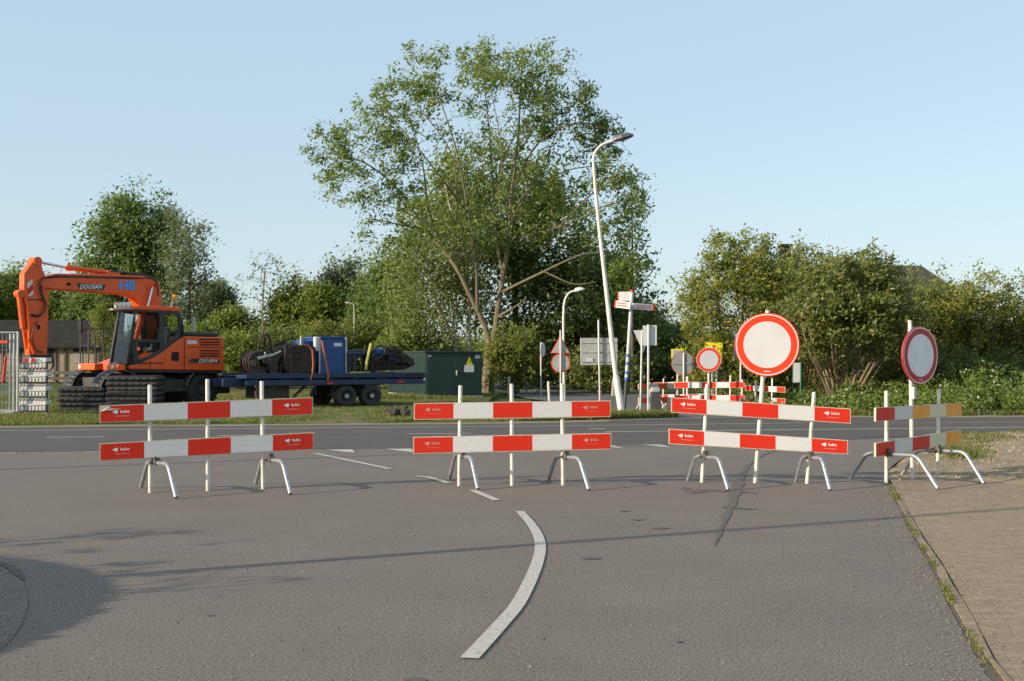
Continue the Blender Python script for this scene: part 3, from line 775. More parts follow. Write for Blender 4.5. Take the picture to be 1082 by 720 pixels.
# bollards and posts
for lab, xb, yb, xt, yt, Y, r in (('short pale bollard at the foot of the big tree', 537.3, 416, 537.8, 398, 47, .055), ('thin white marker post leaning slightly, left of the triangle sign', 580.6, 425, 579.4, 403, 41, .045)):
    o = MB(); b = P(xb, yb, Y); b.z = 0; t = P(xt, yt, Y); o.tube([b, t - Vector((0, 0, .04)), t], [r, r, r * .6], 12); o = o.build('bollard', M['white_post'] if r < .05 else M['beige']); tag(o, lab, 'bollard')
mb = MB(); mb.prism([P(646.5, 419, 44), P(655.5, 419, 44), P(655, 404, 44), P(652.5, 399, 44), P(648, 401, 44)], (0, .5, 0)); mb = mb.build('stone_block', M['stone'], bevel=.04); tag(mb, 'rough grey stone block behind the leaning lamp post', 'stone')
# grey box
Y = 33
bx = thing('utility_box', P(692, 438, Y).xy.to_3d(), 'small dark grey utility box with a pale lid between the far posts', 'utility box')
mb = MB(); p0 = P(692.5, 438, Y); mb.box((p0.x, Y, .28), (.28, .24, .56)); mb.build('body', M['dark_post'], bx, bevel=.015)
mb = MB(); mb.box((p0.x, Y, .63), (.25, .22, .14)); mb.build('lid', M['alu'], bx, bevel=.03)

# street lamps
def lamp(label, pole_pts, Y, r0, r1, head, headw, mat='lamp_white'):
    pts = [P(x, y, Y) for x, y in pole_pts]; pts[0].z = 0
    s = thing('street_lamp', pts[0].copy(), label, 'street lamp')
    tot = sum((b - a).length for a, b in zip(pts[:-1], pts[1:])); acc = 0; rad = [r0]
    sm = smooth_line(pts, 6); acc = 0; rad = []
    tot = sum((b - a).length for a, b in zip(sm[:-1], sm[1:]))
    for k, p in enumerate(sm):
        if k: acc += (p - sm[k - 1]).length
        rad.append(r0 + (r1 - r0) * min(1, acc / tot * 1.1))
    mb = MB(); mb.tube(sm, rad, 14)
    mb.build('pole', M[mat], s)
    if r0 > .06:
        cb = MB(); d = (sm[6] - sm[0]).normalized(); cb.tube([sm[0] - d * .05, sm[0] + d * 1.0, sm[0] + d * 1.06], [r0 * 1.22, r0 * 1.2, r0], 14); cb.build('base_sleeve', M[mat], s)
    a = P(*head[0], Y); b = P(*head[1], Y); d = (b - a).normalized(); sd = Vector((0, 1, 0)); up = sd.cross(d) * -1
    if up.z < 0: up = -up
    hb = MB(); L_ = (b - a).length; prof = []
    rows = []
    for t, wf, hf in ((0, .35, .5), (.12, .6, .9), (.4, 1, 1), (.75, .95, .8), (.95, .6, .4), (1, .25, .15)):
        c = a + d * L_ * t; ring = []
        for q in range(12):
            an = 2 * math.pi * q / 12; z = math.sin(an); z = z if z > 0 else z * .35
            ring.append(c + sd * math.cos(an) * headw * .5 * wf + up * z * headw * .42 * hf)
        rows.append(ring)
    for r_, s_ in zip(rows[:-1], rows[1:]):
        for q in range(12): hb.face([r_[q], r_[(q + 1) % 12], s_[(q + 1) % 12], s_[q]])
    hb.face(rows[0]); hb.face(rows[-1][::-1])
    hb.build('lamp_head', M['lamp_dark' if r0 > .06 else 'lamp_white'], s)
    return s
lamp('tall white street lamp leaning to the left, with a flat dark head', [(657, 438), (650.5, 395), (641, 310), (632, 230), (627.6, 180), (627.8, 164), (636, 153.5), (650, 148.5)], 31.9, .074, .04, ((648, 149), (669.5, 143.6)), .36)
lamp('shorter pale street lamp with a bent arm, beside the red edged triangle', [(596.4, 424), (595.6, 380), (595.4, 335), (596.8, 318), (602, 309.5), (610, 307.4)], 41, .055, .036, ((607, 308), (618, 306)), .28)
lamp('slim far street lamp with a short arm among the trees behind the blue box', [(373.5, 398), (374, 360), (374.2, 328), (372.5, 321.5), (367, 320.5)], 58, .038, .026, ((369.5, 321), (364.5, 320)), .14, 'galv_pole')

# cyclists' fingerpost
Y = 33
fp = thing('fingerpost', P(659, 437, Y).xy.to_3d(), 'leaning white fingerpost with blue bands and red tipped direction arms', 'signpost')
A = P(659.6, 438, Y); A.z = 0; D = P(667.9, 307, Y)
q = lambda t: A.lerp(D, t)
for t0, t1, mt, nm in ((0, .265, 'dark_post', 'post_foot'), (.265, 1, 'sign_white', 'pole')):
    mb = MB(); mb.tube([q(t0), q(t1)], .05 if t0 else .042, 14); pl = mb.build(nm, M[mt], fp)
for t in (.275, .325, .40, .465): 
    mb = MB(); mb.tube([q(t - .012), q(t + .012)], .0525, 14); mb.build('blue_band', M['blue_sign'], pl)
mb = MB(); mb.tube([q(.985), q(1.0), q(1.004)], [.056, .056, .03], 14); mb.build('cap', M['sign_red'], pl)
def finger(x0, y0, x1, y1, h, tipx, red_both=False, dy=-.07, dk=None, lines=True):
    p0 = P(x0, y0, Y + dy); p1 = P(x1, y1, Y + dy + (.0 if dk is None else dk)); rt = (p1 - p0).normalized(); up = Vector((0, 0, 1)); up = (up - rt * up.dot(rt)).normalized(); hh = h / F * Y / 2
    mb = MB(); nn = rt.cross(up); nn = nn if nn.y < 0 else -nn
    mb.prism([p0 - up * hh, p1 - up * hh, p1 + up * hh, p0 + up * hh], -nn * .04)
    o = mb.build('direction_arm', M['sign_white'], fp, bevel=.008)
    L_ = (p1 - p0).length
    mb = MB()
    for a, b in (((0, .07), (.93, 1)) if red_both else ((0, .09),) if tipx == 0 else ((.9, 1),)):
        mb.prism([p0 + rt * L_ * a - up * hh * 1.02 + nn * .004, p0 + rt * L_ * b - up * hh * 1.02 + nn * .004, p0 + rt * L_ * b + up * hh * 1.02 + nn * .004, p0 + rt * L_ * a + up * hh * 1.02 + nn * .004], -nn * .05)
    mb.build('red_tip', M['sign_red'], o, smooth=False)
    if lines:
        mb = MB()
        for v in (.38, -.3):
            s0 = .17; 
            while s0 < .82:
                wd = .02 + .03 * ((s0 * 37) % 1)
                mb.face([p0 + rt * L_ * s0 + up * hh * (v - .2) + nn * .004, p0 + rt * L_ * (s0 + wd) + up * hh * (v - .2) + nn * .004, p0 + rt * L_ * (s0 + wd) + up * hh * (v + .2) + nn * .004, p0 + rt * L_ * s0 + up * hh * (v + .2) + nn * .004]); s0 += wd + .018
        mb.build('lettering', M['sign_red_dull'], o, smooth=False)
finger(652.6, 313.6, 667.2, 313.2, 10, 0, True, .08, -.1, False)
finger(649.5, 321.2, 666, 323.4, 7.4, 0, False, -.08, -.25)
finger(668.5, 323.6, 692, 325.3, 6.6, 1, False, -.08, .2)

# overhead cables far behind
for k, (yl, Y) in enumerate(((331, 95), (344.5, 95))):
    a = P(560, yl - 3, Y); b = P(905, yl - 3, Y); pts = []
    for t in np.linspace(0, 1, 25):
        p = a.lerp(b, t); p.z -= 4 * .55 * t * (1 - t); pts.append(p)
    mb = MB(); mb.tube(pts, .018, 6); tag(mb.build('overhead_cable', M['wire']), ('upper' if k == 0 else 'lower') + ' of the two thin overhead cables crossing the gap between the trees', 'cable')
for k, x in enumerate((560, 905)):
    a = P(x, 330, 95); mb = MB(); mb.tube([(a.x, 95, 0), (a.x, 95, a.z + .6)], [.14, .1], 10); mb.box((a.x, 95, a.z + .2), (.12, 1.2, .12)); tag(mb.build('utility_pole', M['bark_dark']), ('wooden cable pole behind the dark trees', 'wooden cable pole behind the hedge on the right')[k], 'pole')
# ------------------------------------------------------------------ frames for the machines
class Frame:
    "local a = forward, w = left (towards the camera), z up"
    def __init__(s, Xc, Yc, psi):
        s.X, s.Y, s.c, s.s = Xc, Yc, math.cos(psi), math.sin(psi); s.psi = psi
    def W(s, a, w, z): return Vector((s.X - a * s.c + w * s.s, s.Y - a * s.s - w * s.c, z))
    def px(s, x, y, w):
        "local (a, z) of the point of plane w seen at photo pixel (x, y)"
        k = (x - CX) / F
        a = (s.X + w * s.s - k * (s.Y - w * s.c)) / (s.c - k * s.s)
        Y = s.Y - a * s.s - w * s.c
        return a, P(x, y, Y).z
    def p(s, x, y, w): a, z = s.px(x, y, w); return s.W(a, w, z)
    def slab(s, mb, pts, wt, w0, w1, m=0, ms=None):
        "pixel outline read on plane wt, extruded from w0 to w1"
        az = [s.px(x, y, wt) for x, y in pts]
        mb.prism([s.W(a, w1, z) for a, z in az], s.W(0, w0, 0) - s.W(0, w1, 0), m, ms)
    def box(s, mb, a0, a1, w0, w1, z0, z1, m=0):
        mb.box(s.W((a0 + a1) / 2, (w0 + w1) / 2, (z0 + z1) / 2), (abs(a1 - a0), abs(w1 - w0), abs(z1 - z0)), math.pi + s.psi, m)
    def tube(s, mb, pts, w, r, n=10, m=0):
        mb.tube([s.p(x, y, w) for x, y in pts], r, n, m)
    def wheel(s, mb, a, w0, w1, z, r, m=0, rim=1, lugs=0):
        "tyre with bulged walls and a dished rim; w1 is the outer (camera) side"
        ax = s.W(0, 1, 0) - s.W(0, 0, 0); o = s.W(a, w0, z); W = w1 - w0
        mb.lathe([(r * .60, .0), (r * .92, .0), (r, W * .12), (r, W * .88), (r * .92, W), (r * .60, W)], o, ax, 40, m)
        mb.lathe([(r * .60, W), (r * .57, W * .80), (r * .34, W * .70), (r * .30, W * .92), (r * .12, W * .98), (0, W * .98)], o, ax, 40, rim)
        mb.lathe([(r * .60, 0), (0, W * .1)], o, ax, 40, rim)
        for k in range(lugs):
            an = 2 * math.pi * k / lugs; fw = s.W(1, 0, 0) - s.W(0, 0, 0)
            c = o + ax * W * .5 + (fw * math.cos(an) + Vector((0, 0, 1)) * math.sin(an)) * r
            rad = (fw * math.cos(an) + Vector((0, 0, 1)) * math.sin(an)); tan = (-fw * math.sin(an) + Vector((0, 0, 1)) * math.cos(an))
            Mx = Matrix((rad, tan, ax)).transposed(); mb.box(c, (.035, r * .11, W * .92), 0, m, Mx)

Z = lambda zx, zy: (zx / 3.789, 260 + zy / 3.789)     # enlargement of the excavator -> photo pixels
ZL = lambda *pts: [Z(*p) for p in pts]

# ------------------------------------------------------------------ excavator
E = Frame(-11.15, 35.9, R(48))
ex = thing('wheeled_excavator', (E.X, E.Y, 0), 'orange wheeled excavator with folded boom and dark glazed cab parked on the verge', 'excavator')
# undercarriage
mb = MB(); E.box(mb, -1.9, 1.75, -.5, .5, .48, .95); E.box(mb, -1.55, -1.25, -.8, .8, .42, .66); E.box(mb, 1.25, 1.55, -.8, .8, .42, .66); E.box(mb, -.9, .9, .5, .95, .5, .88); E.box(mb, -.9, .9, -.95, -.5, .5, .88)
mb.tube([E.W(0, 0, .9), E.W(0, 0, 1.14)], .62, 28)
mb.build('chassis', M['chassis'], ex, bevel=.02)
for a in (1.4, -1.4):
    for sd in (1, -1):
        mb = MB()
        w0, w1 = (.62, 1.02) if sd > 0 else (-1.02, -.62)
        E.wheel(mb, a, w0, w1, .53, .53, 0, 0, 26)
        wh = mb.build('wheel', [M['rubber'], M['chassis']], ex)
        rb = MB(); rb.lathe([(.30, .0), (.27, -.03), (.15, -.05), (.13, .015), (.0, .03)], E.W(a, w1 + (.0 if sd > 0 else -.0), .53), E.W(0, 1, 0) - E.W(0, 0, 0), 28); rb.build('hub', M['chassis'], wh)
        # mudguard: arched strip with a pale worn rim
        fb = MB(); n = 12; ou, inn = [], []
        for k in range(n + 1):
            an = R(12) + (math.pi - R(24)) * k / n
            ou.append((a + math.cos(an) * .66, .53 + math.sin(an) * .64))
        wa, wb = (.56, 1.10) if sd > 0 else (-1.10, -.56)
        for k in range(n):
            p, q = ou[k], ou[k + 1]
            fb.face([E.W(p[0], wa, p[1]), E.W(q[0], wa, q[1]), E.W(q[0], wb, q[1]), E.W(p[0], wb, p[1])])
        for wv in (wa, wb): fb.tube([E.W(x, wv, z) for x, z in ou], .02, 8, 1 if wv > 0 else 0)
        fe_ = fb.build('mudguard', [M['black_paint'], M['rim_grey']], ex); fe_.modifiers.new('thick', 'SOLIDIFY').thickness = .02
mb = MB(); E.box(mb, -2.35, -1.95, .1, 1.05, .42, .98); mb.build('tool_box', M['black_paint'], ex, bevel=.02)
mb = MB(); E.box(mb, -2.2, -1.9, -.2, .05, .5, .72); mb.build('tow_hitch', M['chassis'], ex, bevel=.01)
# upper structure
mb = MB()
E.slab(mb, ZL((735, 362), (897, 366), (897, 500), (520, 494), (520, 478), (560, 470), (612, 448), (650, 425), (690, 392)), 1.2, -1.2, 1.2)
body = mb.build('body', M['orange'], ex, bevel=.025)
mb = MB(); E.slab(mb, ZL((520, 494), (897, 500), (890, 511), (530, 505)), 1.2, -1.15, 1.15); mb.build('lower_skirt', M['black_paint'], ex, bevel=.01)
mb = MB(); E.slab(mb, ZL((736, 343), (862, 346), (880, 352), (882, 364), (736, 361)), 1.1, -1.05, 1.05); mb.build('engine_hood', M['black_paint'], ex, bevel=.04)
mb = MB(); mb.tube([E.p(772, 260, .3) * 0 + E.p(*Z(773, 352), .7), E.p(*Z(773, 283), .7)], .055, 12); mb.build('exhaust_pipe', M['galv_pole'], ex)
# side details
sl = 1.2
def decal(name, pts, mat, par, w_=1.205, th=.01):
    m = MB(); E.slab(m, ZL(*pts), w_, w_ - th, w_ + .002); return m.build(name, mat, par, smooth=False)
for zy in (372, 383, 393, 417, 428, 438):
    decal('louvre', ((800, zy), (880, zy + 1), (880, zy + 6), (800, zy + 5)), M['dark_gap'], body)
decal('type_plate', ((750, 378), (788, 379), (788, 393), (750, 392)), M['decal_white'], body)
decal('door_handle', ((690, 425), (716, 425), (716, 462), (686, 460), (686, 440)), M['dark_gap'], body)
decal('panel_seam', ((737, 366), (739.5, 366), (739.5, 496), (737, 496)), M['dark_gap'], body)
decal('panel_seam', ((739.5, 404), (895, 406), (895, 408), (739.5, 406)), M['dark_gap'], body)
decal('panel_seam', ((600, 462), (602.5, 461), (602.5, 494), (600, 494)), M['dark_gap'], body)
st_ = decal('name_stripe', ((752, 467), (768, 450), (882, 455), (876, 470)), M['black_paint'], body)
def etext(s, x0, x1, y0, y1, w_, mat, par, name='lettering', bold=.03, shear=.25):
    c = E.p(*Z((x0 + x1) / 2, (y0 + y1) / 2), w_); l_ = E.p(*Z(x0, (y0 + y1) / 2), w_); r_ = E.p(*Z(x1, (y0 + y1) / 2), w_)
    t = E.p(*Z((x0 + x1) / 2, y0), w_); b = E.p(*Z((x0 + x1) / 2, y1), w_)
    right = (r_ - l_); right.z *= 1; m = MB(); put_text(m, s, c, right, Vector((0, 0, 1)), (r_ - l_).length, (t - b).length, 0, bold, shear)
    return m.build(name, mat, par, smooth=False)
etext('DX140W', 796, 876, 453, 467.5, 1.215, M['decal_white'], st_)
# cab
cabL, cabR = 1.2, .22
mb = MB()
cabo = ZL((508, 472), (512, 430), (545, 250), (560, 246), (716, 257), (733, 300), (737, 362), (692, 392), (650, 426), (610, 449), (545, 476))
# frame members as slabs on both sides, so the cab stays open and see-through
def fr(pts): 
    for wa, wb in ((cabL - .07, cabL), (cabR, cabR + .07)): E.slab(mb, ZL(*pts), cabL, wa, wb)
fr(((506, 473), (511, 430), (543, 250), (560, 250), (534, 372), (528, 420), (545, 462), (545, 476)))      # front pillar
fr(((545, 476), (545, 462), (600, 440), (650, 408), (700, 366), (716, 330), (733, 300), (738, 362), (692, 392), (650, 426), (610, 449)))  # sill curve
fr(((545, 250), (716, 260), (733, 300), (738, 362), (716, 372), (716, 290), (706, 274), (560, 264)))        # top rail and rear pillar
fr(((640, 262), (660, 262), (660, 405), (640, 415)))                                                       # middle pillar
fr(((536, 373), (640, 376), (640, 388), (534, 385)))                                                       # door mid rail
fr(((528, 385), (545, 385), (560, 470), (508, 473)))
cab = mb.build('cab', M['black_paint'], ex, bevel=.012)
a_f = E.px(*Z(545, 250), cabL)[0]; a_b = E.px(*Z(735, 300), cabL)[0]; z_t = E.px(*Z(640, 255), cabL)[1]
a_fb = E.px(*Z(510, 470), cabL)[0]; z_b = E.px(*Z(520, 474), cabL)[1]; z_m = E.px(*Z(560, 375), cabL)[1]
mb = MB(); 
for wa, wb in ((cabR, cabR + .06), (cabL - .06, cabL)): pass
mb.prism([E.W(a_fb + .0, cabR, z_b), E.W(a_fb, cabL, z_b), E.W(a_fb, cabL, z_b + .05), E.W(a_fb, cabR, z_b + .05)], E.W(-1.2, 0, 0) - E.W(0, 0, 0))
mb.build('cab_floor', M['black_paint'], cab, smooth=False); mb = MB()
mb.prism([E.W(a_f, cabR, z_t - .06), E.W(a_f, cabL, z_t - .06), E.W(a_f, cabL, z_t), E.W(a_f, cabR, z_t)], E.W(-.07, 0, 0) - E.W(0, 0, 0))
mb.build('cab_header', M['black_paint'], cab, smooth=False)
mb = MB(); E.slab(mb, ZL((540, 256), (541, 244), (560, 240), (700, 243), (722, 250), (722, 264)), cabL, cabR - .02, cabL + .02); mb.build('cab_roof', M['orange'], cab, bevel=.03)
gl = MB()
gl.face([E.W(*q_) for q_ in ((E.px(*Z(552, 262), cabL)[0], cabL - .03, E.px(*Z(552, 262), cabL)[1]), (E.px(*Z(640, 264), cabL)[0], cabL - .03, E.px(*Z(640, 264), cabL)[1]), (E.px(*Z(640, 420), cabL)[0], cabL - .03, E.px(*Z(640, 420), cabL)[1]), (E.px(*Z(545, 470), cabL)[0], cabL - .03, E.px(*Z(545, 470), cabL)[1]), (E.px(*Z(522, 440), cabL)[0], cabL - .03, E.px(*Z(522, 440), cabL)[1]))])
gl.build('side_window', M['glass'], cab, smooth=False)
gl = MB(); gl.face([E.W(E.px(*Z(x, y), cabL)[0], cabL - .03, E.px(*Z(x, y), cabL)[1]) for x, y in ((660, 266), (708, 272), (720, 292), (722, 360), (690, 385), (660, 402))]); gl.build('rear_window', M['glass'], cab, smooth=False)
gl = MB(); gl.face([E.W(a_f - .01, cabR + .03, z_t), E.W(a_f - .01, cabL - .03, z_t), E.W(a_fb - .01, cabL - .03, z_b), E.W(a_fb - .01, cabR + .03, z_b)]); gl.build('windscreen', M['glass'], cab, smooth=False)
gl = MB(); gl.face([E.W(a_f - .1, cabR + .03, z_t), E.W(a_b + .1, cabR + .03, z_t), E.W(a_b + .1, cabR + .03, z_b + .5), E.W(a_f - .1, cabR + .03, z_b + .2)]); gl.build('far_window', M['glass'], cab, smooth=False)
mb = MB(); am = (a_f + a_b) / 2 - .15; E.box(mb, am - .25, am + .25, .45, .95, z_b + .38, z_b + .52); E.box(mb, am - .38, am - .24, .45, .95, z_b + .45, z_b + 1.1); E.box(mb, am - .36, am - .25, .55, .85, z_b + 1.1, z_b + 1.32); E.box(mb, am + .0, am + .35, .3, .42, z_b + .5, z_b + .72); E.box(mb, am + .0, am + .35, .98, 1.08, z_b + .5, z_b + .72); E.box(mb, am - .15, am + .15, .55, .85, z_b + .05, z_b + .38)
mb.build('seat', M['seat'], cab, bevel=.04)
mb = MB(); E.box(mb, a_f + .02, a_f + .30, cabR, cabL - .05, z_t - .03, z_t + .03); mb.build('sun_visor', M['beige'], cab, bevel=.015)
for k in range(4):
    mb = MB(); w_ = cabR + .1 + k * .24; c = E.W(a_f + .14, w_, z_t + .13); ax = E.W(1, 0, -.15) - E.W(0, 0, 0)
    mb.lathe([(.0, -.06), (.05, -.06), (.085, .0), (.085, .03), (.0, .032)], c, ax, 16); mb.tube([c - Vector((0, 0, .12)), c], .015, 6); mb.build('work_light', M['lens'], cab)
mb = MB(); c = E.p(*Z(697, 244), .9); mb.tube([c, c + Vector((0, 0, .2))], .018, 8, 1); mb.lathe([(.085, 0), (.085, .05), (.075, .13), (.04, .17), (0, .18)], c + Vector((0, 0, .2)), (0, 0, 1), 18, 0); mb.build('beacon', [M['amber'], M['black_paint']], cab)
mb = MB(); c = E.p(*Z(545, 292), 1.28); mb.lathe([(0, -.02), (.12, -.02), (.13, .02), (0, .05)], c, E.W(-1, .3, 0) - E.W(0, 0, 0), 18); mb.tube([c, E.W(a_f, cabL, c.z + .1)], .012, 6); mb.build('mirror', M['alu'], cab)
mb = MB(); E.tube(mb, ZL((482, 468), (474, 400), (478, 330), (486, 262)), .25, .03); E.tube(mb, ZL((464, 455), (452, 380), (463, 300)), .1, .014); mb.build('wiper_rail', M['black_paint'], cab)
# front platform with lights, steps and handrail
mb = MB(); E.box(mb, a_fb + .0, a_fb + .28, -1.15, -.15, z_b - .18, z_b + .02); E.box(mb, a_fb + .02, a_fb + .26, .3, 1.15, z_b - .18, z_b + .0); plat = mb.build('front_platform', M['orange'], ex, bevel=.02)
for w_ in (-1.0, .9):
    mb = MB(); mb.lathe([(0, 0), (.065, 0), (.065, .03), (0, .04)], E.W(a_fb + .27, w_, z_b - .08), E.W(1, 0, 0) - E.W(0, 0, 0), 16); mb.build('headlight', M['lens'], plat)
mb = MB()
hr = lambda w_, a0: [E.W(a_fb + a0, w_, z_b), E.W(a_fb + a0, w_, z_b + .95), E.W(a_fb + a0 - .1, w_, z_b + 1.05), E.W(a_fb + a0 - .45, w_, z_b + 1.05), E.W(a_fb + a0 - .5, w_, z_b + .2)]
mb.tube(hr(-1.1, .22), .02, 8); mb.tube(hr(-.62, .22), .02, 8); mb.tube([E.W(a_fb + .22, -1.1, z_b + .55), E.W(a_fb + .22, -.62, z_b + .55)], .016, 8)
mb.tube([E.W(a_fb + .2, -1.1, z_b + 1.0), E.W(a_fb + .25, -1.1, z_b + 1.25)], .016, 8); mb.build('handrail', M['black_paint'], ex)
mb = MB(); E.box(mb, a_fb + .20, a_fb + .26, -1.2, -1.0, z_b + .95, z_b + 1.3); mb.build('side_mirror', M['dark_gap'], ex, bevel=.02)

# boom
mb = MB()
E.slab(mb, ZL((166, 132), (208, 112), (400, 114), (556, 121), (606, 134), (628, 160), (636, 250), (640, 410), (585, 405), (556, 262), (520, 206), (480, 196), (330, 184), (190, 176), (168, 168)), 0, -.20, .20)
boom = mb.build('boom', M['orange'], ex, bevel=.035)
def bdecal(name, pts, mat, par, w_=.203): 
    m = MB(); E.slab(m, ZL(*pts), w_, w_ - .01, w_ + .002); return m.build(name, mat, par, smooth=False)
pl_ = bdecal('name_plate', ((306, 149), (423, 156), (412, 178), (314, 172)), M['black_paint'], boom)
etext('DOOSAN', 319, 410, 154, 172.5, .212, M['decal_white'], pl_)
etext('HB', 476, 542, 138, 177, .212, M['decal_blue'], boom, bold=.042, shear=0)
bdecal('boom_hole', ((264, 149), (270, 147), (280, 148), (284, 154), (278, 161), (268, 160)), M['dark_gap'], boom)
bdecal('weld_rail', ((208, 124), (555, 131), (555, 134), (208, 127)), M['hose'], boom)
mb = MB(); E.slab(mb, ZL((415, 120), (422, 98), (470, 104), (476, 122)), 0, -.12, .12); mb.build('cylinder_lug', M['orange'], boom, bevel=.02)
# boom cylinders
for w_ in (.34, -.34):
    mb = MB(); mb.tube([E.p(*Z(610, 165), w_), E.p(*Z(588, 255), w_)], .038, 12, 1); mb.tube([E.p(*Z(590, 248), w_), E.p(*Z(552, 372), w_), E.p(*Z(548, 385), w_)], [.075, .075, .05], 14, 0); mb.lathe([(.07, -.05), (.07, .05)], E.p(*Z(611, 160), w_), E.W(0, 1, 0) - E.W(0, 0, 0), 16, 0)
    mb.build('boom_cylinder', [M['orange'], M['chrome']], ex)
# arm cylinder on top
mb = MB(); mb.tube([E.p(*Z(146, 62), 0), E.p(*Z(268, 88), 0)], .042, 12, 1); mb.tube([E.p(*Z(262, 86), 0), E.p(*Z(272, 88), 0), E.p(*Z(300, 90), 0), E.p(*Z(385, 101), 0), E.p(*Z(470, 112), 0)], [.075, .095, .075, .072, .06], 16, 0); mb.build('arm_cylinder', [M['orange'], M['chrome']], ex)
# arm
mb = MB()
E.slab(mb, ZL((84, 112), (104, 84), (128, 52), (146, 52), (156, 72), (160, 98), (184, 140), (186, 170), (183, 300), (180, 440), (108, 440), (104, 340), (96, 235), (84, 196)), 0, -.15, .15)
arm = mb.build('arm', M['orange'], ex, bevel=.03)
mb = MB(); mb.lathe([(0, -.22), (.14, -.22), (.14, .22), (0, .22)], E.p(*Z(166, 150), 0), E.W(0, 1, 0) - E.W(0, 0, 0), 22); mb.build('pivot_pin', M['orange'], arm); mb = MB(); mb.lathe([(0, -.2), (.12, -.2), (.12, .2), (0, .2)], E.p(*Z(137, 62), 0), E.W(0, 1, 0) - E.W(0, 0, 0), 20); mb.build('pivot_pin', M['orange'], arm)
bdecal('warning_panel', ((108, 148), (128, 134), (132, 196), (112, 202)), M['decal_white'], arm, .153)
bdecal('red_stripe', ((109, 172), (129, 152), (131, 176), (111, 198)), M['sheet_red'], arm, .1555)
bdecal('arm_hole', ((146, 318), (152, 314), (160, 320), (160, 334), (150, 336)), M['dark_gap'], arm, .153)
bdecal('seam', ((104, 212), (182, 214), (182, 219), (104, 217)), M['hose'], arm, .153)
# bucket cylinder on the arm's front
mb = MB(); fw = lambda zx, zy, o=0.0: E.W(E.px(*Z(zx, zy), 0)[0] + o, 0, E.px(*Z(zx, zy), 0)[1])
mb.tube([fw(84, 195, .05), fw(100, 330, .05)], .085, 14, 0); mb.tube([fw(100, 330, .05), fw(112, 410, .05)], .045, 12, 1); mb.lathe([(0, -.13), (.11, -.13), (.11, .13), (0, .13)], fw(82, 192, .04), E.W(0, 1, 0) - E.W(0, 0, 0), 18, 0); mb.build('bucket_cylinder', [M['orange'], M['orange']], ex)
mb = MB(); 
for w_ in (.18, -.18):
    mb.tube([E.p(*Z(112, 372), w_), E.p(*Z(128, 404), w_), E.p(*Z(136, 432), w_)], .04, 10)
    mb.tube([E.p(*Z(160, 400), w_), E.p(*Z(136, 432), w_)], .035, 10)
mb.build('bucket_link', M['orange'], ex)
mb = MB(); E.slab(mb, ZL((108, 436), (184, 436), (190, 452), (180, 468), (112, 468), (102, 452)), 0, -.22, .22); mb.build('quick_coupler', M['dark_steel'], ex, bevel=.03)
# hoses
mb = MB()
def hose(pts, w_, r=.022): mb.tube(smooth_line([E.p(*Z(*p), w_) for p in pts], 6), r, 8)
hose(((232, 118), (190, 124), (166, 134), (156, 160), (166, 200), (180, 230), (176, 262), (150, 278), (118, 270)), .24)
hose(((240, 121), (196, 128), (172, 140), (163, 165), (172, 205), (184, 238), (172, 268), (146, 283), (120, 276)), .20)
hose(((236, 120), (420, 124), (560, 128), (605, 130), (628, 150), (632, 200)), .22, .018)
hose(((440, 100), (520, 110), (590, 122), (622, 140), (630, 175)), .1, .03)
hose(((150, 300), (130, 345), (132, 390), (150, 420), (172, 425)), .21, .016)
hose(((182, 425), (204, 440), (214, 470), (204, 496), (184, 498), (176, 480)), .05, .028)
mb.build('hydraulic_hose', M['hose'], ex)

# ------------------------------------------------------------------ stacks of black plates in front of the excavator
GP = 'black ribbed plates stacked by the excavator'
def plate_stack(x0, x1, ybot, ytop, Y, n, lab, depth, rz):
    a = P(x0, ybot, Y); b = P(x1, ybot, Y); Lx = (b - a).length; z1 = P(x0, ytop, Y).z; h = z1 / n
    c = (a + b) / 2; c.z = 0
    rr = random.Random(n)
    proto = None
    for k in range(n):
        if proto is None:
            mb = MB(); mb.box((c.x, c.y, h * .40), (Lx, depth, h * .74))
            mb.box((c.x, c.y, h * .86), (Lx * .95, depth * .94, h * .20))
            for sx in (-1, 1):
                for i in range(5): mb.box((c.x + sx * Lx / 2, c.y + (i - 2) * depth / 5.2, h * .42), (.05, depth / 9, h * .5))
            for i in range(7): mb.box((c.x + (i - 3) * Lx / 7.3, c.y - depth / 2 - .008, h * .38), (Lx / 10, .03, h * .34))
            proto = o = mb.build('plastic_plate', M['plate'], bevel=.012)
            bz = o.location.z
        else:
            o = proto.copy(); COL.objects.link(o)
        o.location = (c.x + rr.uniform(-.03, .03), c.y + rr.uniform(-.03, .03), bz + h * k)
        o.rotation_euler = (0, 0, rz + rr.uniform(-.015, .015))
        o['category'] = 'plate'; o['group'] = GP
        which = 'lowest' if k == 0 else 'topmost' if k == n - 1 else ('second' , 'third', 'fourth', 'fifth', 'sixth')[k - 1] + ' from below'
        o['label'] = 'black ribbed plate, %s in the %s' % (which, lab)
plate_stack(66, 114, 434.5, 408.5, 34.1, 5, 'low stack in front of the wheels', .95, R(4))
plate_stack(117.5, 169.5, 431, 396.8, 34.2, 7, 'taller stack below the cab', 1.0, R(3))

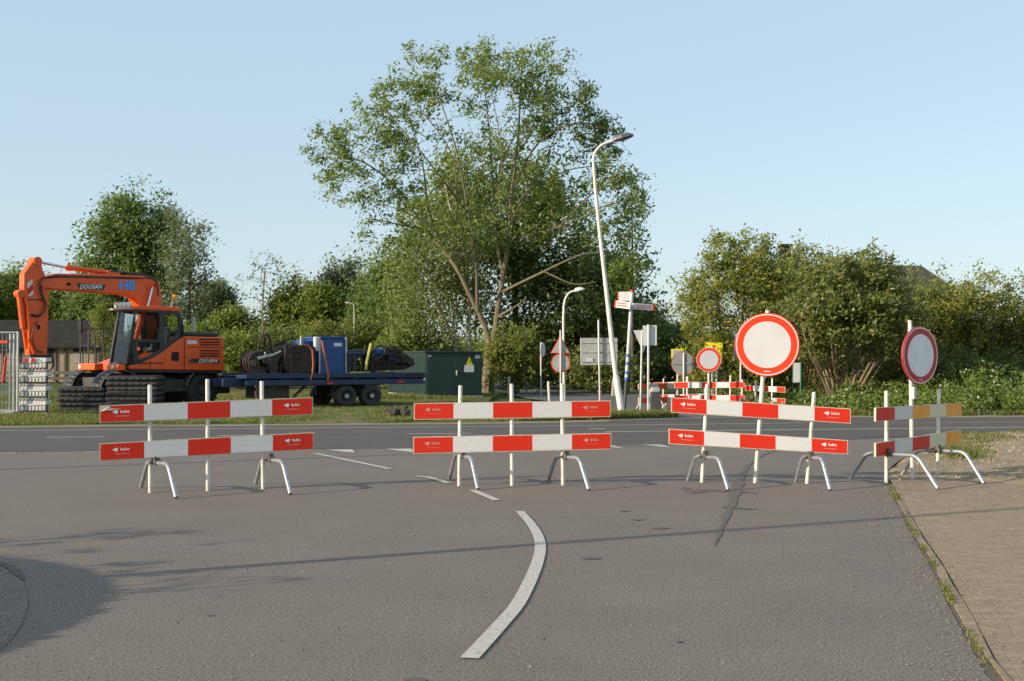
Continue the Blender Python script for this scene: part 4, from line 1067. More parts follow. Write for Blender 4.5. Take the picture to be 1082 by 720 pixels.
# ------------------------------------------------------------------ fence panels and white plastic barriers on the far left
GF = 'wire fence panels leaning together at the left edge'
for k, (xr, Y, lab) in enumerate(((18.6, 31.2, 'front'), (14.6, 31.45, 'middle'), (10.6, 31.7, 'rear'))):
    b = P(xr, 436, Y); b.z = 0; zt = P(xr, 350.5, Y).z; Lp = 3.4
    f = thing('fence_panel', b.copy(), 'galvanised wire fence panel at the left edge, the %s one of three' % lab, 'fence panel', GF)
    mb = MB(); ends = [Vector((b.x, Y, 0)), Vector((b.x - Lp, Y - .25, 0))]
    for e in ends: mb.tube([e, e + Vector((0, 0, zt))], .033, 12)
    for zz in (.12, zt - .03): mb.tube([ends[0] + Vector((0, 0, zz)), ends[1] + Vector((0, 0, zz))], .03, 10)
    mb.build('frame', M['galv'], f)
    mb = MB(); d = ends[1] - ends[0]
    for i in range(1, 34): mb.tube([ends[0] + d * i / 34 + Vector((0, 0, .12)), ends[0] + d * i / 34 + Vector((0, 0, zt - .03))], .0042, 4, caps=False)
    for i in range(1, 9): mb.tube([ends[0] + Vector((0, -.006, .12 + (zt - .15) * i / 9)), ends[1] + Vector((0, -.006, .12 + (zt - .15) * i / 9))], .0042, 4, caps=False)
    mb.build('wire_mesh', M['galv'], f)
    mb = MB(); mb.box(Vector((b.x - .1, Y, .06)), (.6, .24, .12), R(90)); mb.build('block_foot', M['concrete'], f, bevel=.02)
mb = MB(); mb.box(P(3.5, 361.5, 31.14), (.22, .02, .07)); o = mb.build('red_tag', M['sheet_orange'], bevel=.004); tag(o, 'small red plate fixed on the wire fence at the left edge', 'plate')
mb = MB(); mb.tube(smooth_line([P(6.3, 376, 31.1), P(5.2, 386, 31.1), P(4, 396, 31.1), P(3.2, 404, 31.1)], 5), .035, 8); o = mb.build('red_strap', M['sheet_red']); tag(o, 'red strap hanging on the wire fence at the left edge', 'strap')

GW = 'white plastic barriers stacked beside the wire fence'
Y = 31.6
x0, x1 = P(18.6, 430, Y).x, P(48.6, 430, Y).x; top = P(30, 378, Y).z; hh = top / 4
def plastic_barrier(k):
    zc = hh * k
    words_ = ('lowest', 'second from below', 'third from below', 'topmost, with red stripes')[k]
    o = thing('plastic_barrier', ((x0 + x1) / 2, Y, zc), 'white plastic barrier lying in a stack, %s' % words_, 'barrier', GW)
    return o, zc
for k in range(4):
    o, zc = plastic_barrier(k); L_ = x1 - x0; xm = (x0 + x1) / 2
    mb = MB(); mb.box((xm, Y + .2, zc + hh * .84), (L_, .36, hh * .30)); mb.box((xm, Y - .01, zc + hh * .70), (L_, .05, hh * .12))
    mb.build('rail', M['plastic_white'], o, bevel=.012)
    mb = MB(); mb.box((xm, Y + .2, zc + hh * .10), (L_ * .98, .34, hh * .14)); mb.build('base_bar', M['alu'], o, bevel=.01)
    for i in range(8):
        mb = MB(); xx = x0 + L_ * (i + .5) / 8
        mb.prism([(xx - .042, Y - .02, zc + hh * .73), (xx + .042, Y - .02, zc + hh * .73), (xx + .03, Y - .02, zc + hh * .30), (xx - .03, Y - .02, zc + hh * .30)], (0, .06, 0)); mb.build('peg', M['plastic_white'], o, bevel=.006)
    mb = MB()
    for i in range(9):
        xx = x0 + L_ * i / 8; xx = min(max(xx, x0 + .02), x1 - .02); mb.box((xx, Y + .12, zc + hh * .46), (.03, .04, hh * .62))
    mb.build('dark_grille', M['dark_post'], o)
    if k == 3:
        mb = MB(); 
        pl = [(x0 + .02, .62), (x0 + L_ * .58, .62), (x0 + L_ * .58, 1.0), (x0 + .02, 1.0)]
        mb.prism([(x, Y - .06, zc + hh * v) for x, v in pl], (0, .03, 0)); pn = mb.build('panel', M['sheet_white'], o, smooth=False)
        mb = MB()
        for i in range(3):
            xa = x0 + .04 + i * .165; mb.prism([(xa, Y - .064, zc + hh * .64), (xa + .085, Y - .064, zc + hh * .64), (xa + .105, Y - .064, zc + hh * .98), (xa + .02, Y - .064, zc + hh * .98)], (0, .003, 0))
        mb.build('red_stripe', M['sheet_red'], pn, smooth=False)

# ------------------------------------------------------------------ flatbed trailer
psi = R(32)
yn = 36.7; xn = (380 - CX) / F * yn
T = Frame(xn - 1.1 * math.sin(psi), yn + 1.1 * math.cos(psi), psi)
tr = thing('flatbed_trailer', (T.X, T.Y, 0), 'dark blue two axle flatbed trailer loaded with machine parts behind the excavator', 'trailer')
ZT = lambda zx, zy: (330 + zx / 7.577, 345 + zy / 7.577)
a_r = T.px(449.5, 395, 1.1)[0]; a_l = T.px(247, 400, 0)[0]
zd = T.px(380, 396.3, 1.1)[1]                        # deck top
zb = T.px(380, 405.2, 1.1)[1]
mb = MB(); T.box(mb, a_r, a_l, -1.1, 1.1, zd - .09, zd); tr_deck = mb.build('deck', M['blue_paint'], tr, bevel=.01)
mb = MB()
a_mid = T.px(402, 400, 1.1)[0]
for w_ in (1.07, -1.07): T.box(mb, a_r, a_l, w_ - .035, w_ + .035, zd - .02, zd + .06); T.box(mb, a_r, a_l, w_ - .03, w_ + .03, zd - .30, zd - .14)
for w_ in (.45, -.45): T.box(mb, a_mid - .3, a_l + .5, w_ - .06, w_ + .06, zd - .34, zd - .09)
k = a_r
while k < a_l:
    T.box(mb, k, k + .07, -1.05, 1.05, zd - .2, zd - .09); k += .8
mb.build('frame_rail', M['blue_paint'], tr, bevel=.008)
mb = MB(); 
for w_ in (1.0, -1.0): mb.prism([T.W(a_mid - .05, w_ + .04, zd - .28), T.W(a_mid + .35, w_ + .04, zd - .55), T.W(a_mid + .55, w_ + .04, zd - .28)], T.W(0, -.08, 0) - T.W(0, 0, 0))
mb.build('gusset', M['blue_paint'], tr)
mb = MB(); hp = E.W(-2.12, -.08, .62); mb.tube([T.W(a_l + .02, .45, zd - .2), hp], .06, 8); mb.tube([T.W(a_l + .02, -.45, zd - .2), hp], .06, 8); mb.build('drawbar', M['blue_paint'], tr)
mb = MB(); T.box(mb, a_l - 1.5, a_l - .55, -.5, .7, .30, zd - .3); mb.tube([T.W(a_l - .4, .8, zd - .3), T.W(a_l - .8, .8, .12)], .05, 8); mb.tube([T.W(a_l - 2.0, .8, zd - .3), T.W(a_l - 1.5, .8, .25)], .05, 8); mb.tube([T.W(a_l - 1.0, .6, zd - .3), T.W(a_l - 1.0, .6, .0)], .06, 8); T.box(mb, a_l - 1.15, a_l - .85, .45, .75, 0, .05); mb.build('support_leg', M['chassis'], tr, bevel=.01)
r_w = 11.4 / F * 36.7
for px_ in (366.8, 393.6):
    a = T.px(px_, 418, 1.1)[0]
    for w0, w1 in ((.72, 1.1), (-1.1, -.72)):
        mb = MB(); T.wheel(mb, a, w0, w1, r_w, r_w, 0, 1, 0)
        wh = mb.build('wheel', [M['rubber'], M['chassis']], tr)
        hb = MB(); hb.lathe([(.07, .0), (.06, .03), (0, .035)], T.W(a, w1 - .02 if w1 > 0 else w0 + .02, r_w), (T.W(0, 1, 0) - T.W(0, 0, 0)) * (1 if w1 > 0 else -1), 14); hb.build('hub', M['galv_pole'], wh)
    mb = MB(); mb.tube([T.W(a, -1, r_w), T.W(a, 1, r_w)], .06, 8); T.box(mb, a - .3, a + .3, .62, .70, r_w, zd - .34); T.box(mb, a - .3, a + .3, -.70, -.62, r_w, zd - .34); mb.build('axle', M['chassis'], tr)
mb = MB(); T.box(mb, T.px(352, 405, 1.1)[0], T.px(346, 405, 1.1)[0], 1.106, 1.114, zd - .28, zd - .22); T.box(mb, T.px(426, 402, 1.1)[0], T.px(420, 402, 1.1)[0], 1.106, 1.114, zd - .26, zd - .20); mb.build('reflector', M['sign_red'], tr, smooth=False)
mb = MB(); T.box(mb, a_r + .02, a_r + .07, 1.08, 1.12, zd - .2, zd - .12); mb.build('marker_lamp', M['lens'], tr)
mb = MB(); 
for i in range(6): T.box(mb, T.px(430 + i * 3.3, 393, 1.1)[0] - .03, T.px(430 + i * 3.3, 393, 1.1)[0] + .03, 1.106, 1.110, zd - .04, zd + .03)
mb.build('rail_hole', M['dark_gap'], tr, smooth=False)

# load on the deck
z0 = zd
Lz = lambda x, y, w_=.6: T.px(x, y, w_)
# blue box with frame posts
bw0, bw1 = -.55, .75
aL, aR = T.px(338, 380, bw1)[0], T.px(364.2, 380, bw1)[0]; zt = T.px(352, 357, bw1)[1]
bb = thing('blue_box', T.W((aL + aR) / 2, .1, z0), 'tall bright blue steel box with a pale label standing on the trailer deck', 'box')
mb = MB(); T.box(mb, aR, aL, bw0, bw1, z0, zt - .03); bd = mb.build('body', M['blue_bright'], bb, bevel=.02)
mb = MB(); T.box(mb, aR - .03, aL + .03, bw0 - .03, bw1 + .03, zt - .03, zt + .03); mb.build('lid', M['blue_bright'], bb, bevel=.015)
mb = MB()
for a_ in (aR - .03, aL + .03): T.box(mb, a_ - .03, a_ + .03, bw1 + .01, bw1 + .06, z0, zt + .02)
T.box(mb, aR - .07, aR - .03, bw0, bw1, z0, zt); mb.build('corner_post', M['galv_pole'], bb, bevel=.006)
mb = MB(); T.slab(mb, [ZT(174, 132), ZT(238, 134), ZT(238, 160), ZT(174, 160)], bw1, bw1, bw1 + .006); mb.build('label_plate', M['decal_white'], bd, smooth=False)
mb = MB(); T.slab(mb, [ZT(55, 193), ZT(250, 195), ZT(250, 198), ZT(55, 196)], bw1, bw1, bw1 + .005); mb.build('panel_seam', M['blue_paint'], bd, smooth=False)
# low blue tank left of it
aL2 = T.px(319, 365, .3)[0]
o = thing('blue_tank', T.W((aL2 + aL) / 2, .0, z0), 'lower bright blue tank with a white upright cylinder, left of the tall blue box', 'tank')
mb = MB(); T.box(mb, aL + .06, aL2, -.6, .35, z0, T.px(325, 360, .3)[1]); mb.build('body', M['blue_bright'], o, bevel=.03)
c = T.p(334, 371, .8); mb = MB(); mb.tube([Vector((c.x, c.y, c.z)), Vector((c.x, c.y, T.p(334, 357, .8).z)), Vector((c.x, c.y, T.p(334, 356, .8).z))], [.085, .085, .06], 14); mb.build('filter_cylinder', M['sign_white'], o)
c = T.p(318, 372, .3); mb = MB(); mb.tube([Vector((c.x, c.y, z0)), Vector((c.x, c.y, T.p(318, 355.5, .3).z))], .03, 8); mb.build('upright_pipe', M['galv_pole'], o)
# rusty bucket in front of the tank
o = thing('rusty_bucket', T.W((aL2 + aL) / 2 + .4, .8, z0), 'rust brown excavator bucket on the trailer, in front of the blue tank', 'bucket')
mb = MB(); T.slab(mb, [(301, 366), (318, 364.5), (332, 366), (334.5, 380), (333, 396), (306, 396), (300, 388)], .95, .25, .97); sh = mb.build('shell', M['rust'], o, bevel=.015)
mb = MB(); T.slab(mb, [(319, 368), (333, 368), (333, 394), (319, 394)], .97, .97, .99); 
mb.build('side_plate', M['dark_steel'], sh, bevel=.01)
mb = MB()
for y_ in (371, 377, 384): T.slab(mb, [(303, y_), (333, y_ - .5), (333, y_ + 1), (303, y_ + 1.5)], .99, .97, 1.0)
T.slab(mb, [(306, 366.5), (309, 366.2), (309, 396), (306, 396)], 1.0, .97, 1.01); mb.build('wear_strip', M['dark_steel'], sh, smooth=False)
mb = MB(); 
for i in range(4): x = 303 + i * 7; T.slab(mb, [(x, 396.2), (x + 3, 396.2), (x + 2.4, 398), (x + .6, 398)], .95, .9, 1.02)
mb.build('bucket_tooth', M['dark_steel'], o)
# dark hydraulic grab, left end
o = thing('hydraulic_grab', T.p(278, 397, .5), 'black grab with curved jaws and rusty yoke at the left end of the trailer', 'grab attachment')
o.location.z = z0
for w_ in (.15, .38, .61, .84):
    mb = MB(); T.slab(mb, [(257.5, 380), (260, 375), (266, 371.5), (277, 371), (283, 375), (278, 378.5), (270, 377.5), (265, 381), (264.5, 387), (270, 391.5), (277, 392), (276, 396.5), (265, 396.5), (259, 390)], .5, w_ - .05, w_ + .05); mb.build('claw', M['dark_steel'], o, bevel=.01)
for w_ in (.2, .5, .8):
    mb = MB(); T.slab(mb, [(277, 378), (286, 371), (297, 366.5), (304, 367.5), (306, 373), (299, 374), (291, 379), (288, 387), (290, 396.5), (282, 396.5), (279, 388)], .5, w_ - .06, w_ + .06); mb.build('claw', M['dark_steel'], o, bevel=.01)
mb = MB()
for x in (289, 293, 297.5, 302): mb.tube([T.p(x, 377, .75), T.p(x - .5, 396, .8)], .035, 8)
mb.tube([T.p(268, 384, .1), T.p(268, 384, .95)], .10, 12); mb.tube([T.p(283, 381, .1), T.p(283, 381, .95)], .12, 12); T.slab(mb, [(266, 388), (302, 386), (303, 391), (266, 392)], .5, .25, .75); mb.build('cross_frame', M['dark_steel'], o, bevel=.01)
mb = MB()
for w_ in (.36, .70):
    mb.tube([T.p(272.5, 374, w_), T.p(274, 361, w_), T.p(277.5, 354.5, w_), T.p(282.5, 353.5, w_), T.p(285.5, 359, w_), T.p(286.5, 373, w_)], .035, 8)
    mb.tube([T.p(279.5, 356, w_), T.p(280, 371, w_)], .03, 8)
for x, y_ in ((279.5, 355.5), (274.5, 362), (285, 362), (280, 368.5)): mb.tube([T.p(x, y_, .3), T.p(x, y_, .76)], .04, 10)
mb.build('yoke', M['rust'], o)
mb = MB(); mb.tube([T.p(272, 379, .88), T.p(288, 375.5, .88)], .055, 12); mb.tube([T.p(288, 375.5, .88), T.p(297, 371.5, .88)], .03, 10); mb.tube([T.p(280, 372, .9), T.p(281, 380, .9)], .03, 8); mb.build('cylinder', M['alu'], o)
mb = MB(); mb.tube(smooth_line([T.p(299, 368, .9), T.p(302, 365, .95), T.p(306, 371, .95), T.p(305, 383, .9), T.p(308, 392, .9)], 5), .03, 8); mb.tube(smooth_line([T.p(290, 366, .5), T.p(296, 362, .5), T.p(304, 364.6, .5), T.p(314, 364.8, .5)], 5), .045, 8); mb.build('hose', M['rubber'], o)
# blue frame and gripper on the right
o = thing('machine_stand', T.p(380, 395, .4), 'small dark blue steel frame on the trailer, right of the tall blue box', 'stand'); o.location.z = z0
mb = MB()
for w_ in (.9, .0):
    for x in (369, 375.5, 386): mb.tube([T.p(x, 394, w_), T.p(x + .8, 374.5, w_)], .032, 8)
    mb.tube([T.p(367, 374.5, w_), T.p(388, 373, w_)], .05, 8)
T.slab(mb, [(366, 371), (390, 369), (391, 376), (366, 375)], .2, -.4, .2); mb.build('bar', M['blue_paint'], o)
mb = MB(); T.slab(mb, [(368, 376), (374, 376), (374, 394), (368, 394)], .3, -.2, .3); mb.build('drum', M['dark_steel'], o, bevel=.04)
o = thing('pile_clamp', T.p(412, 392, .4), 'dark machine clamp with blue drums and rusty bands at the right end of the trailer', 'clamp attachment'); o.location.z = z0
for w_ in (-.05, .35, .75):
    mb = MB(); T.slab(mb, [(390, 376), (395, 370), (403, 368), (412, 369.5), (424, 374), (432, 379.5), (434.5, 385), (430, 388), (423, 381.5), (412, 376), (400, 376), (396, 382), (396, 391.5), (389.5, 391.5)], .5, w_ - .06, w_ + .06); mb.build('claw', M['dark_steel'], o, bevel=.01)
mb = MB(); T.slab(mb, [(391, 381), (428, 384), (430, 388.5), (424, 391), (391, 392)], .5, -.05, .70); T.slab(mb, [(400, 374), (412, 374), (420, 382), (402, 382)], .5, .1, .6); mb.build('body', M['dark_steel'], o, bevel=.02)
mb = MB(); mb.tube([T.p(397, 373, .8), T.p(404, 372, .8)], .12, 16); mb.build('drum', M['blue_bright'], o)
mb = MB(); mb.tube([T.p(410, 379, .72), T.p(427, 382.5, .72)], .10, 16); mb.build('drum', M['blue_paint'], o)
for x in (397, 404.5, 410.5, 417, 424):
    mb = MB(); T.slab(mb, [(x, 377), (x + 1.3, 377), (x + 2.0, 391), (x + .7, 391)], .86, .83, .88); mb.build('rusty_bar', M['rust'], o, smooth=False)
mb = MB(); T.slab(mb, [(392, 381), (430, 382.5), (430, 383.8), (392, 382.4)], .89, .88, .91); mb.build('rusty_rail', M['rust'], o, smooth=False)
mb = MB(); mb.tube(smooth_line([T.p(394, 371, .95), T.p(400, 365.5, .95), T.p(407, 368, 1.0), T.p(404, 376, 1.0), T.p(396, 380, 1.0)], 6), .035, 8); mb.tube(smooth_line([T.p(406, 369, .95), T.p(415, 366.5, .9), T.p(424, 372, .95), T.p(431, 384, .95)], 6), .035, 8); mb.tube(smooth_line([T.p(384, 376, .95), T.p(386, 367, .95), T.p(390, 378, .95), T.p(388, 390, 1.0)], 6), .02, 8, 0); mb.build('hose', M['rubber'], o)
def strap_(lab, pts, mat, w_, r=.03):
    mb = MB(); pp = [T.p(x, y, w_) for x, y in pts]
    mb.tube(pp, r, 6); tag(mb.build('lashing_strap', M[mat]), lab, 'strap', 'lashing straps on the trailer load')
strap_('faded orange strap slanting down the front of the tall blue box', [(340, 360), (344, 380), (347, 397), (346.5, 402)], 'strap_orange', 1.13)
strap_('brown strap bent over the rusty bucket on the trailer', [(318, 364.5), (325, 365), (330, 370), (331, 385), (330, 395), (328, 402)], 'strap_orange', 1.12, .024)
strap_('pale green strap slanting over the dark machine clamp', [(392, 363), (390, 372), (387.5, 382), (386.5, 391)], 'strap_yellow', 1.06, .045)
mb = MB(); T.box(mb, T.px(390, 392, .9)[0], T.px(369, 392, .9)[0], .4, 1.0, z0 + .002, z0 + .09); tag(mb.build('folded_tarp', M['strap_yellow'], bevel=.03), 'flat folded pale yellow tarp lying on the trailer deck', 'tarp')

# ------------------------------------------------------------------ green transformer cabinet
c0 = P(450, 421.5, 44); c0.z = 0
f_dir = Vector((2.05, .78, 0)).normalized(); s_dir = Vector((-f_dir.y, f_dir.x, 0))
LF_, LS, HZ = 2.2, 5.2, P(450, 371.2, 44).z
tc = thing('transformer_cabinet', (c0 + f_dir * LF_ / 2 + s_dir * LS / 2), 'dark green steel transformer cabinet with ribbed side and warning triangle by the tree', 'cabinet')
rz = math.atan2(f_dir.y, f_dir.x)
mb = MB(); cc = c0 + f_dir * LF_ / 2 + s_dir * LS / 2; mb.box(cc + Vector((0, 0, .04)), (LF_ + .1, LS + .1, .12), rz); mb.build('plinth', M['concrete'], tc, bevel=.01)
mb = MB(); mb.box(cc + Vector((0, 0, .1 + (HZ - .16) / 2)), (LF_, LS, HZ - .16), rz)
# ribs on the side wall: raised trapezoids
nrib = 20
for i in range(nrib):
    t = (i + .5) / nrib * LS
    b = c0 + s_dir * t; wv = LS / nrib
    mb.prism([b + s_dir * (-wv * .30) + Vector((0, 0, .14)), b + s_dir * (-wv * .16) - f_dir * .07 + Vector((0, 0, .14)), b + s_dir * (wv * .16) - f_dir * .07 + Vector((0, 0, .14)), b + s_dir * (wv * .30) + Vector((0, 0, .14))][::-1], (0, 0, HZ - .28))
bd = mb.build('body', M['green_box'], tc, smooth=False)
mb = MB(); mb.box(cc + Vector((0, 0, HZ - .03)), (LF_ + .12, LS + .12, .07), rz); mb.build('roof', M['green_box'], tc, bevel=.015)
fp_ = lambda u, z, o=.0: c0 + f_dir * u + Vector((0, 0, z)) - s_dir * o
for u0, u1 in ((.05, 1.09), (1.11, 2.15)):
    mb = MB(); mb.prism([fp_(u0, .16, .002), fp_(u1, .16, .002), fp_(u1, HZ - .12, .002), fp_(u0, HZ - .12, .002)], -s_dir * .02); dr = mb.build('door', M['green_box'], tc, bevel=.006)
    if u0 > 1:
        mb = MB(); mb.prism([fp_(1.5, .98, .025), fp_(1.88, .98, .025), fp_(1.88, 1.24, .025), fp_(1.5, 1.24, .025)], -s_dir * .006); mb.build('notice', M['decal_white'], dr, smooth=False)
        mb = MB(); mb.prism([fp_(1.56, 1.245, .025), fp_(1.84, 1.245, .025), fp_(1.70, 1.55, .025)], -s_dir * .006); tg = mb.build('warning_triangle', M['yellow_sign'], dr, smooth=False)
        mb = MB(); zz = [(1.71, 1.46), (1.675, 1.38), (1.70, 1.38), (1.685, 1.29), (1.73, 1.40), (1.705, 1.40)]; mb.prism([fp_(u, z, .032) for u, z in zz][::-1], -s_dir * .003); mb.build('bolt_symbol', M['dark_gap'], tg, smooth=False)
        mb = MB(); mb.prism([fp_(1.93, HZ - .28, .025), fp_(2.13, HZ - .28, .025), fp_(2.13, HZ - .14, .025), fp_(1.93, HZ - .14, .025)], -s_dir * .006); mb.build('number_plate', M['alu'], dr, smooth=False)
        mb = MB(); mb.box(fp_(1.19, .95, .05), (.05, .05, .2), rz); mb.build('handle', M['alu'], dr, bevel=.01)
    else:
        mb = MB(); mb.prism([fp_(.08, HZ - .22, .025), fp_(.2, HZ - .22, .025), fp_(.2, HZ - .15, .025), fp_(.08, HZ - .15, .025)], -s_dir * .006); mb.build('number_plate', M['alu'], dr, smooth=False)

# heap of broken earth on the verge
mb = MB(); rr = random.Random(5)
for i in range(34):
    p = P(rr.uniform(409, 438), 437.5, 31.5 + rr.uniform(-.6, .6)); r = rr.uniform(.05, .13); p.z = rr.uniform(.02, .15)
    i0 = len(mb.v)
    pr = [(0, -r), (r * .8, -r * .5), (r, .1 * r), (r * .6, r * .7), (0, r * .8)]
    mb.lathe(pr, p, (rr.uniform(-.6, .6), rr.uniform(-.6, .6), 1), 7)
    for q in range(i0, len(mb.v)): mb.v[q] += Vector((rr.uniform(-1, 1), rr.uniform(-1, 1), rr.uniform(-1, 1))) * r * .25
tag(mb.build('soil_heap', M['soil_lump'], smooth=False), 'dark heap of broken turf and soil by the road edge', 'soil heap', kind='stuff')

# ------------------------------------------------------------------ buildings
# timber stable on the left
Y = 74.0
xa, xb = P(-60, 400, Y).x, P(106, 400, Y).x; ze = P(50, 364, Y).z; zr = P(50, 337, Y).z
hs = thing('stable', ((xa + xb) / 2, Y + 2, 0), 'long low wooden stable with a dark roof behind the excavator arm', 'stable')
mb = MB(); mb.box(((xa + xb) / 2, Y + 2.6, ze / 2), (xb - xa, 5, ze)); wl = mb.build('wall', M['timber'], hs, smooth=False)
mb = MB(); mb.prism([(xa - .3, Y - .35, ze - .12), (xa - .3, Y + 2.6, zr), (xa - .3, Y + 5.6, ze - .12), (xa - .3, Y + 5.6, ze - .25), (xa - .3, Y + 2.6, zr - .14), (xa - .3, Y - .35, ze - .25)], (xb - xa + .6, 0, 0)); mb.build('roof', M['roof_dark'], hs, smooth=False)
mb = MB(); mb.prism([(xb - .01, Y + .1, ze - .1), (xb - .01, Y + 5.1, ze - .1), (xb - .01, Y + 2.6, zr - .1)], (-.05, 0, 0)); mb.build('gable', M['timber'], hs, smooth=False)
for x0, x1, y0, y1 in ((49, 57, 363.8, 384), (19, 22, 368, 384), (-30, -20, 365, 386), (77, 86.5, 365.6, 372)):
    mb = MB(); a, b = P(x0, y0, Y), P(x1, y1, Y); mb.box(((a.x + b.x) / 2, Y + .09, (a.z + b.z) / 2), (b.x - a.x, .03, a.z - b.z)); mb.build('opening', M['dark_gap'], hs, smooth=False)
mb = MB(); a, b = P(77, 372.4, Y), P(86.5, 384, Y); mb.box(((a.x + b.x) / 2, Y + .085, (a.z + b.z) / 2), (b.x - a.x, .04, a.z - b.z)); mb.build('lower_door', M['stone'], hs, smooth=False)
for x in (68.5, 58, 100, 103.5, 25, 2): mb = MB(); a = P(x, 364, Y); mb.box((a.x, Y + .06, ze / 2), (.14, .1, ze)); mb.build('upright', M['bark_dark'], hs, smooth=False)
mb = MB(); 
for k in range(2): mb.box(((xa + xb) / 2 + 2, Y - 3, .28 + .34 * k), (xb - xa + 4, .05, .16))
for k in range(9): mb.box((xa + (xb - xa) * k / 8 + 2, Y - 2.95, .40), (.12, .1, .8))
tag(mb.build('paddock_fence', M['bark_dark'], smooth=False), 'low wooden rail fence in front of the stable', 'fence')
# small shed roof in the trees
Y = 82
a, b = P(206, 345, Y), P(252, 345, Y); zt = P(225, 331, Y).z; ze = P(225, 341, Y).z
sh = thing('shed', ((a.x + b.x) / 2, Y + 2, 0), 'small shed with a low dark roof among the bushes right of the cab', 'shed')
mb = MB(); mb.box(((a.x + b.x) / 2, Y + 2, ze / 2), (b.x - a.x - .4, 4, ze)); mb.build('wall', M['bark_dark'], sh, smooth=False)
mb = MB(); xm = (a.x * .55 + b.x * .45); mb.prism([(a.x, Y - .2, ze), (xm, Y - .2, zt), (b.x, Y - .2, ze - .2), (b.x, Y - .2, ze - .35), (xm, Y - .2, zt - .15), (a.x, Y - .2, ze - .15)], (0, 4.6, 0)); mb.build('roof', M['roof_dark'], sh, smooth=False)
# house behind the hedge on the right
Y = 54.0
xa, xb = P(822, 300, Y).x, P(1004, 300, Y).x; zr = P(900, 278.6, Y).z; ze = P(900, 322, Y).z; xr0, xr1 = P(846, 280, Y).x, P(983, 280, Y).x
ho = thing('house', ((xa + xb) / 2, Y + 4, 0), 'brick house with a dark tiled hipped roof, mostly hidden behind the hedge', 'house')
mb = MB(); mb.box(((xa + xb) / 2, Y + 1.2, ze / 2), (xb - xa - .6, 8, ze)); wl = mb.build('wall', M['brick_wall'], ho, smooth=False)
mb = MB(); e = ze - .1; A_, B_, C_, D_ = (xa, Y - 3.2, e), (xb, Y - 3.2, e), (xb, Y + 5.6, e), (xa, Y + 5.6, e); R0, R1 = (xr0, Y + 1.2, zr), (xr1, Y + 1.2, zr)
mb.face([A_, B_, R1, R0]); mb.face([B_, C_, R1]); mb.face([C_, D_, R0, R1]); mb.face([D_, A_, R0]); mb.face([D_, C_, B_, A_]); mb.build('roof', M['roof_tile'], ho, smooth=False)
mb = MB(); a = P(831, 258, Y); b = P(841, 290, Y); mb.box(((a.x + b.x) / 2, Y + 1.2, (a.z + b.z) / 2 - .3), (b.x - a.x, .6, a.z - b.z + .6)); mb.box(((a.x + b.x) / 2, Y + 1.2, a.z + .03), (b.x - a.x + .12, .72, .12)); mb.build('chimney', M['dark_brick'], ho, bevel=.01)
for x in (880, 1048 - 70):
    mb = MB(); a = P(x, 335, Y); mb.box((a.x, Y - 2.83, 1.5), (1.1, .06, 1.2)); wn = mb.build('window', M['sign_white'], ho, smooth=False); mb = MB(); mb.box((a.x, Y - 2.87, 1.5), (.92, .02, 1.02)); mb.build('pane', M['dark_gap'], wn, smooth=False)
# ------------------------------------------------------------------ vegetation
def leaf_mesh(name, C, size, mat, parent=None, droop=0.0, aspect=.5, seed=0, var=.5, upbias=.0, kind=None, face=.75):
    "one kite-shaped face per leaf, centres C (world)"
    r = np.random.default_rng(seed); C = np.asarray(C, float); n = len(C)
    # blades turn towards the light: normals lean to the sun and the zenith
    nv = r.normal(size=(n, 3)) * .8 + face * np.array([sdir.x, sdir.y, sdir.z + .55]) * 1.2
    nv[:, 2] += upbias * .3
    t = r.normal(size=(n, 3)); t[:, 2] -= droop
    s = np.cross(t, nv); s /= np.linalg.norm(s, axis=1)[:, None] + 1e-9
    t = np.cross(nv, s); t /= np.linalg.norm(t, axis=1)[:, None] + 1e-9
    L_ = size * (1 + var * r.uniform(-1, 1, n))[:, None]
    nn = np.cross(s, t)
    V = np.empty((n, 4, 3))
    V[:, 0] = C - t * L_ * .5; V[:, 1] = C + s * L_ * aspect * .5 + nn * L_ * .06; V[:, 2] = C + t * L_ * .5; V[:, 3] = C - s * L_ * aspect * .5 + nn * L_ * .06
    base = np.array([0.0, 0, 0])
    if parent is not None: base = np.array(parent.location)
    else: base = np.array([C[:, 0].mean(), C[:, 1].mean(), 0.0])
    V -= base
    me = bpy.data.meshes.new(name)
    me.vertices.add(4 * n); me.vertices.foreach_set('co', V.reshape(-1))
    me.loops.add(4 * n); me.loops.foreach_set('vertex_index', np.arange(4 * n, dtype=np.int32))
    me.polygons.add(n); me.polygons.foreach_set('loop_start', np.arange(0, 4 * n, 4, dtype=np.int32))
    try: me.polygons.foreach_set('loop_total', np.full(n, 4, dtype=np.int32))
    except Exception: pass
    me.update(calc_edges=True); me.materials.append(mat)
    o = bpy.data.objects.new(name, me); COL.objects.link(o)
    if parent is not None: o.parent = parent
    else: o.location = base
    if kind: o['kind'] = kind
    return o

def in_blobs(blobs, r, shell=.5):
    "random tips inside ellipsoids (cx,cy,cz,rx,ry,rz,n); shell pushes them outward"
    out = []
    for (cx, cy, cz, rx, ry, rz, n) in blobs:
        d = r.normal(size=(n, 3)); d /= np.linalg.norm(d, axis=1)[:, None]
        u = r.uniform(0, 1, n) ** (1 / 3.0); u = u * (1 - shell) + shell * (u ** .35)
        u *= 1 + .16 * r.normal(size=n) * (u > .8)
        out.append(np.array([cx, cy, cz]) + d * u[:, None] * np.array([rx, ry, rz]))
    return np.concatenate(out)

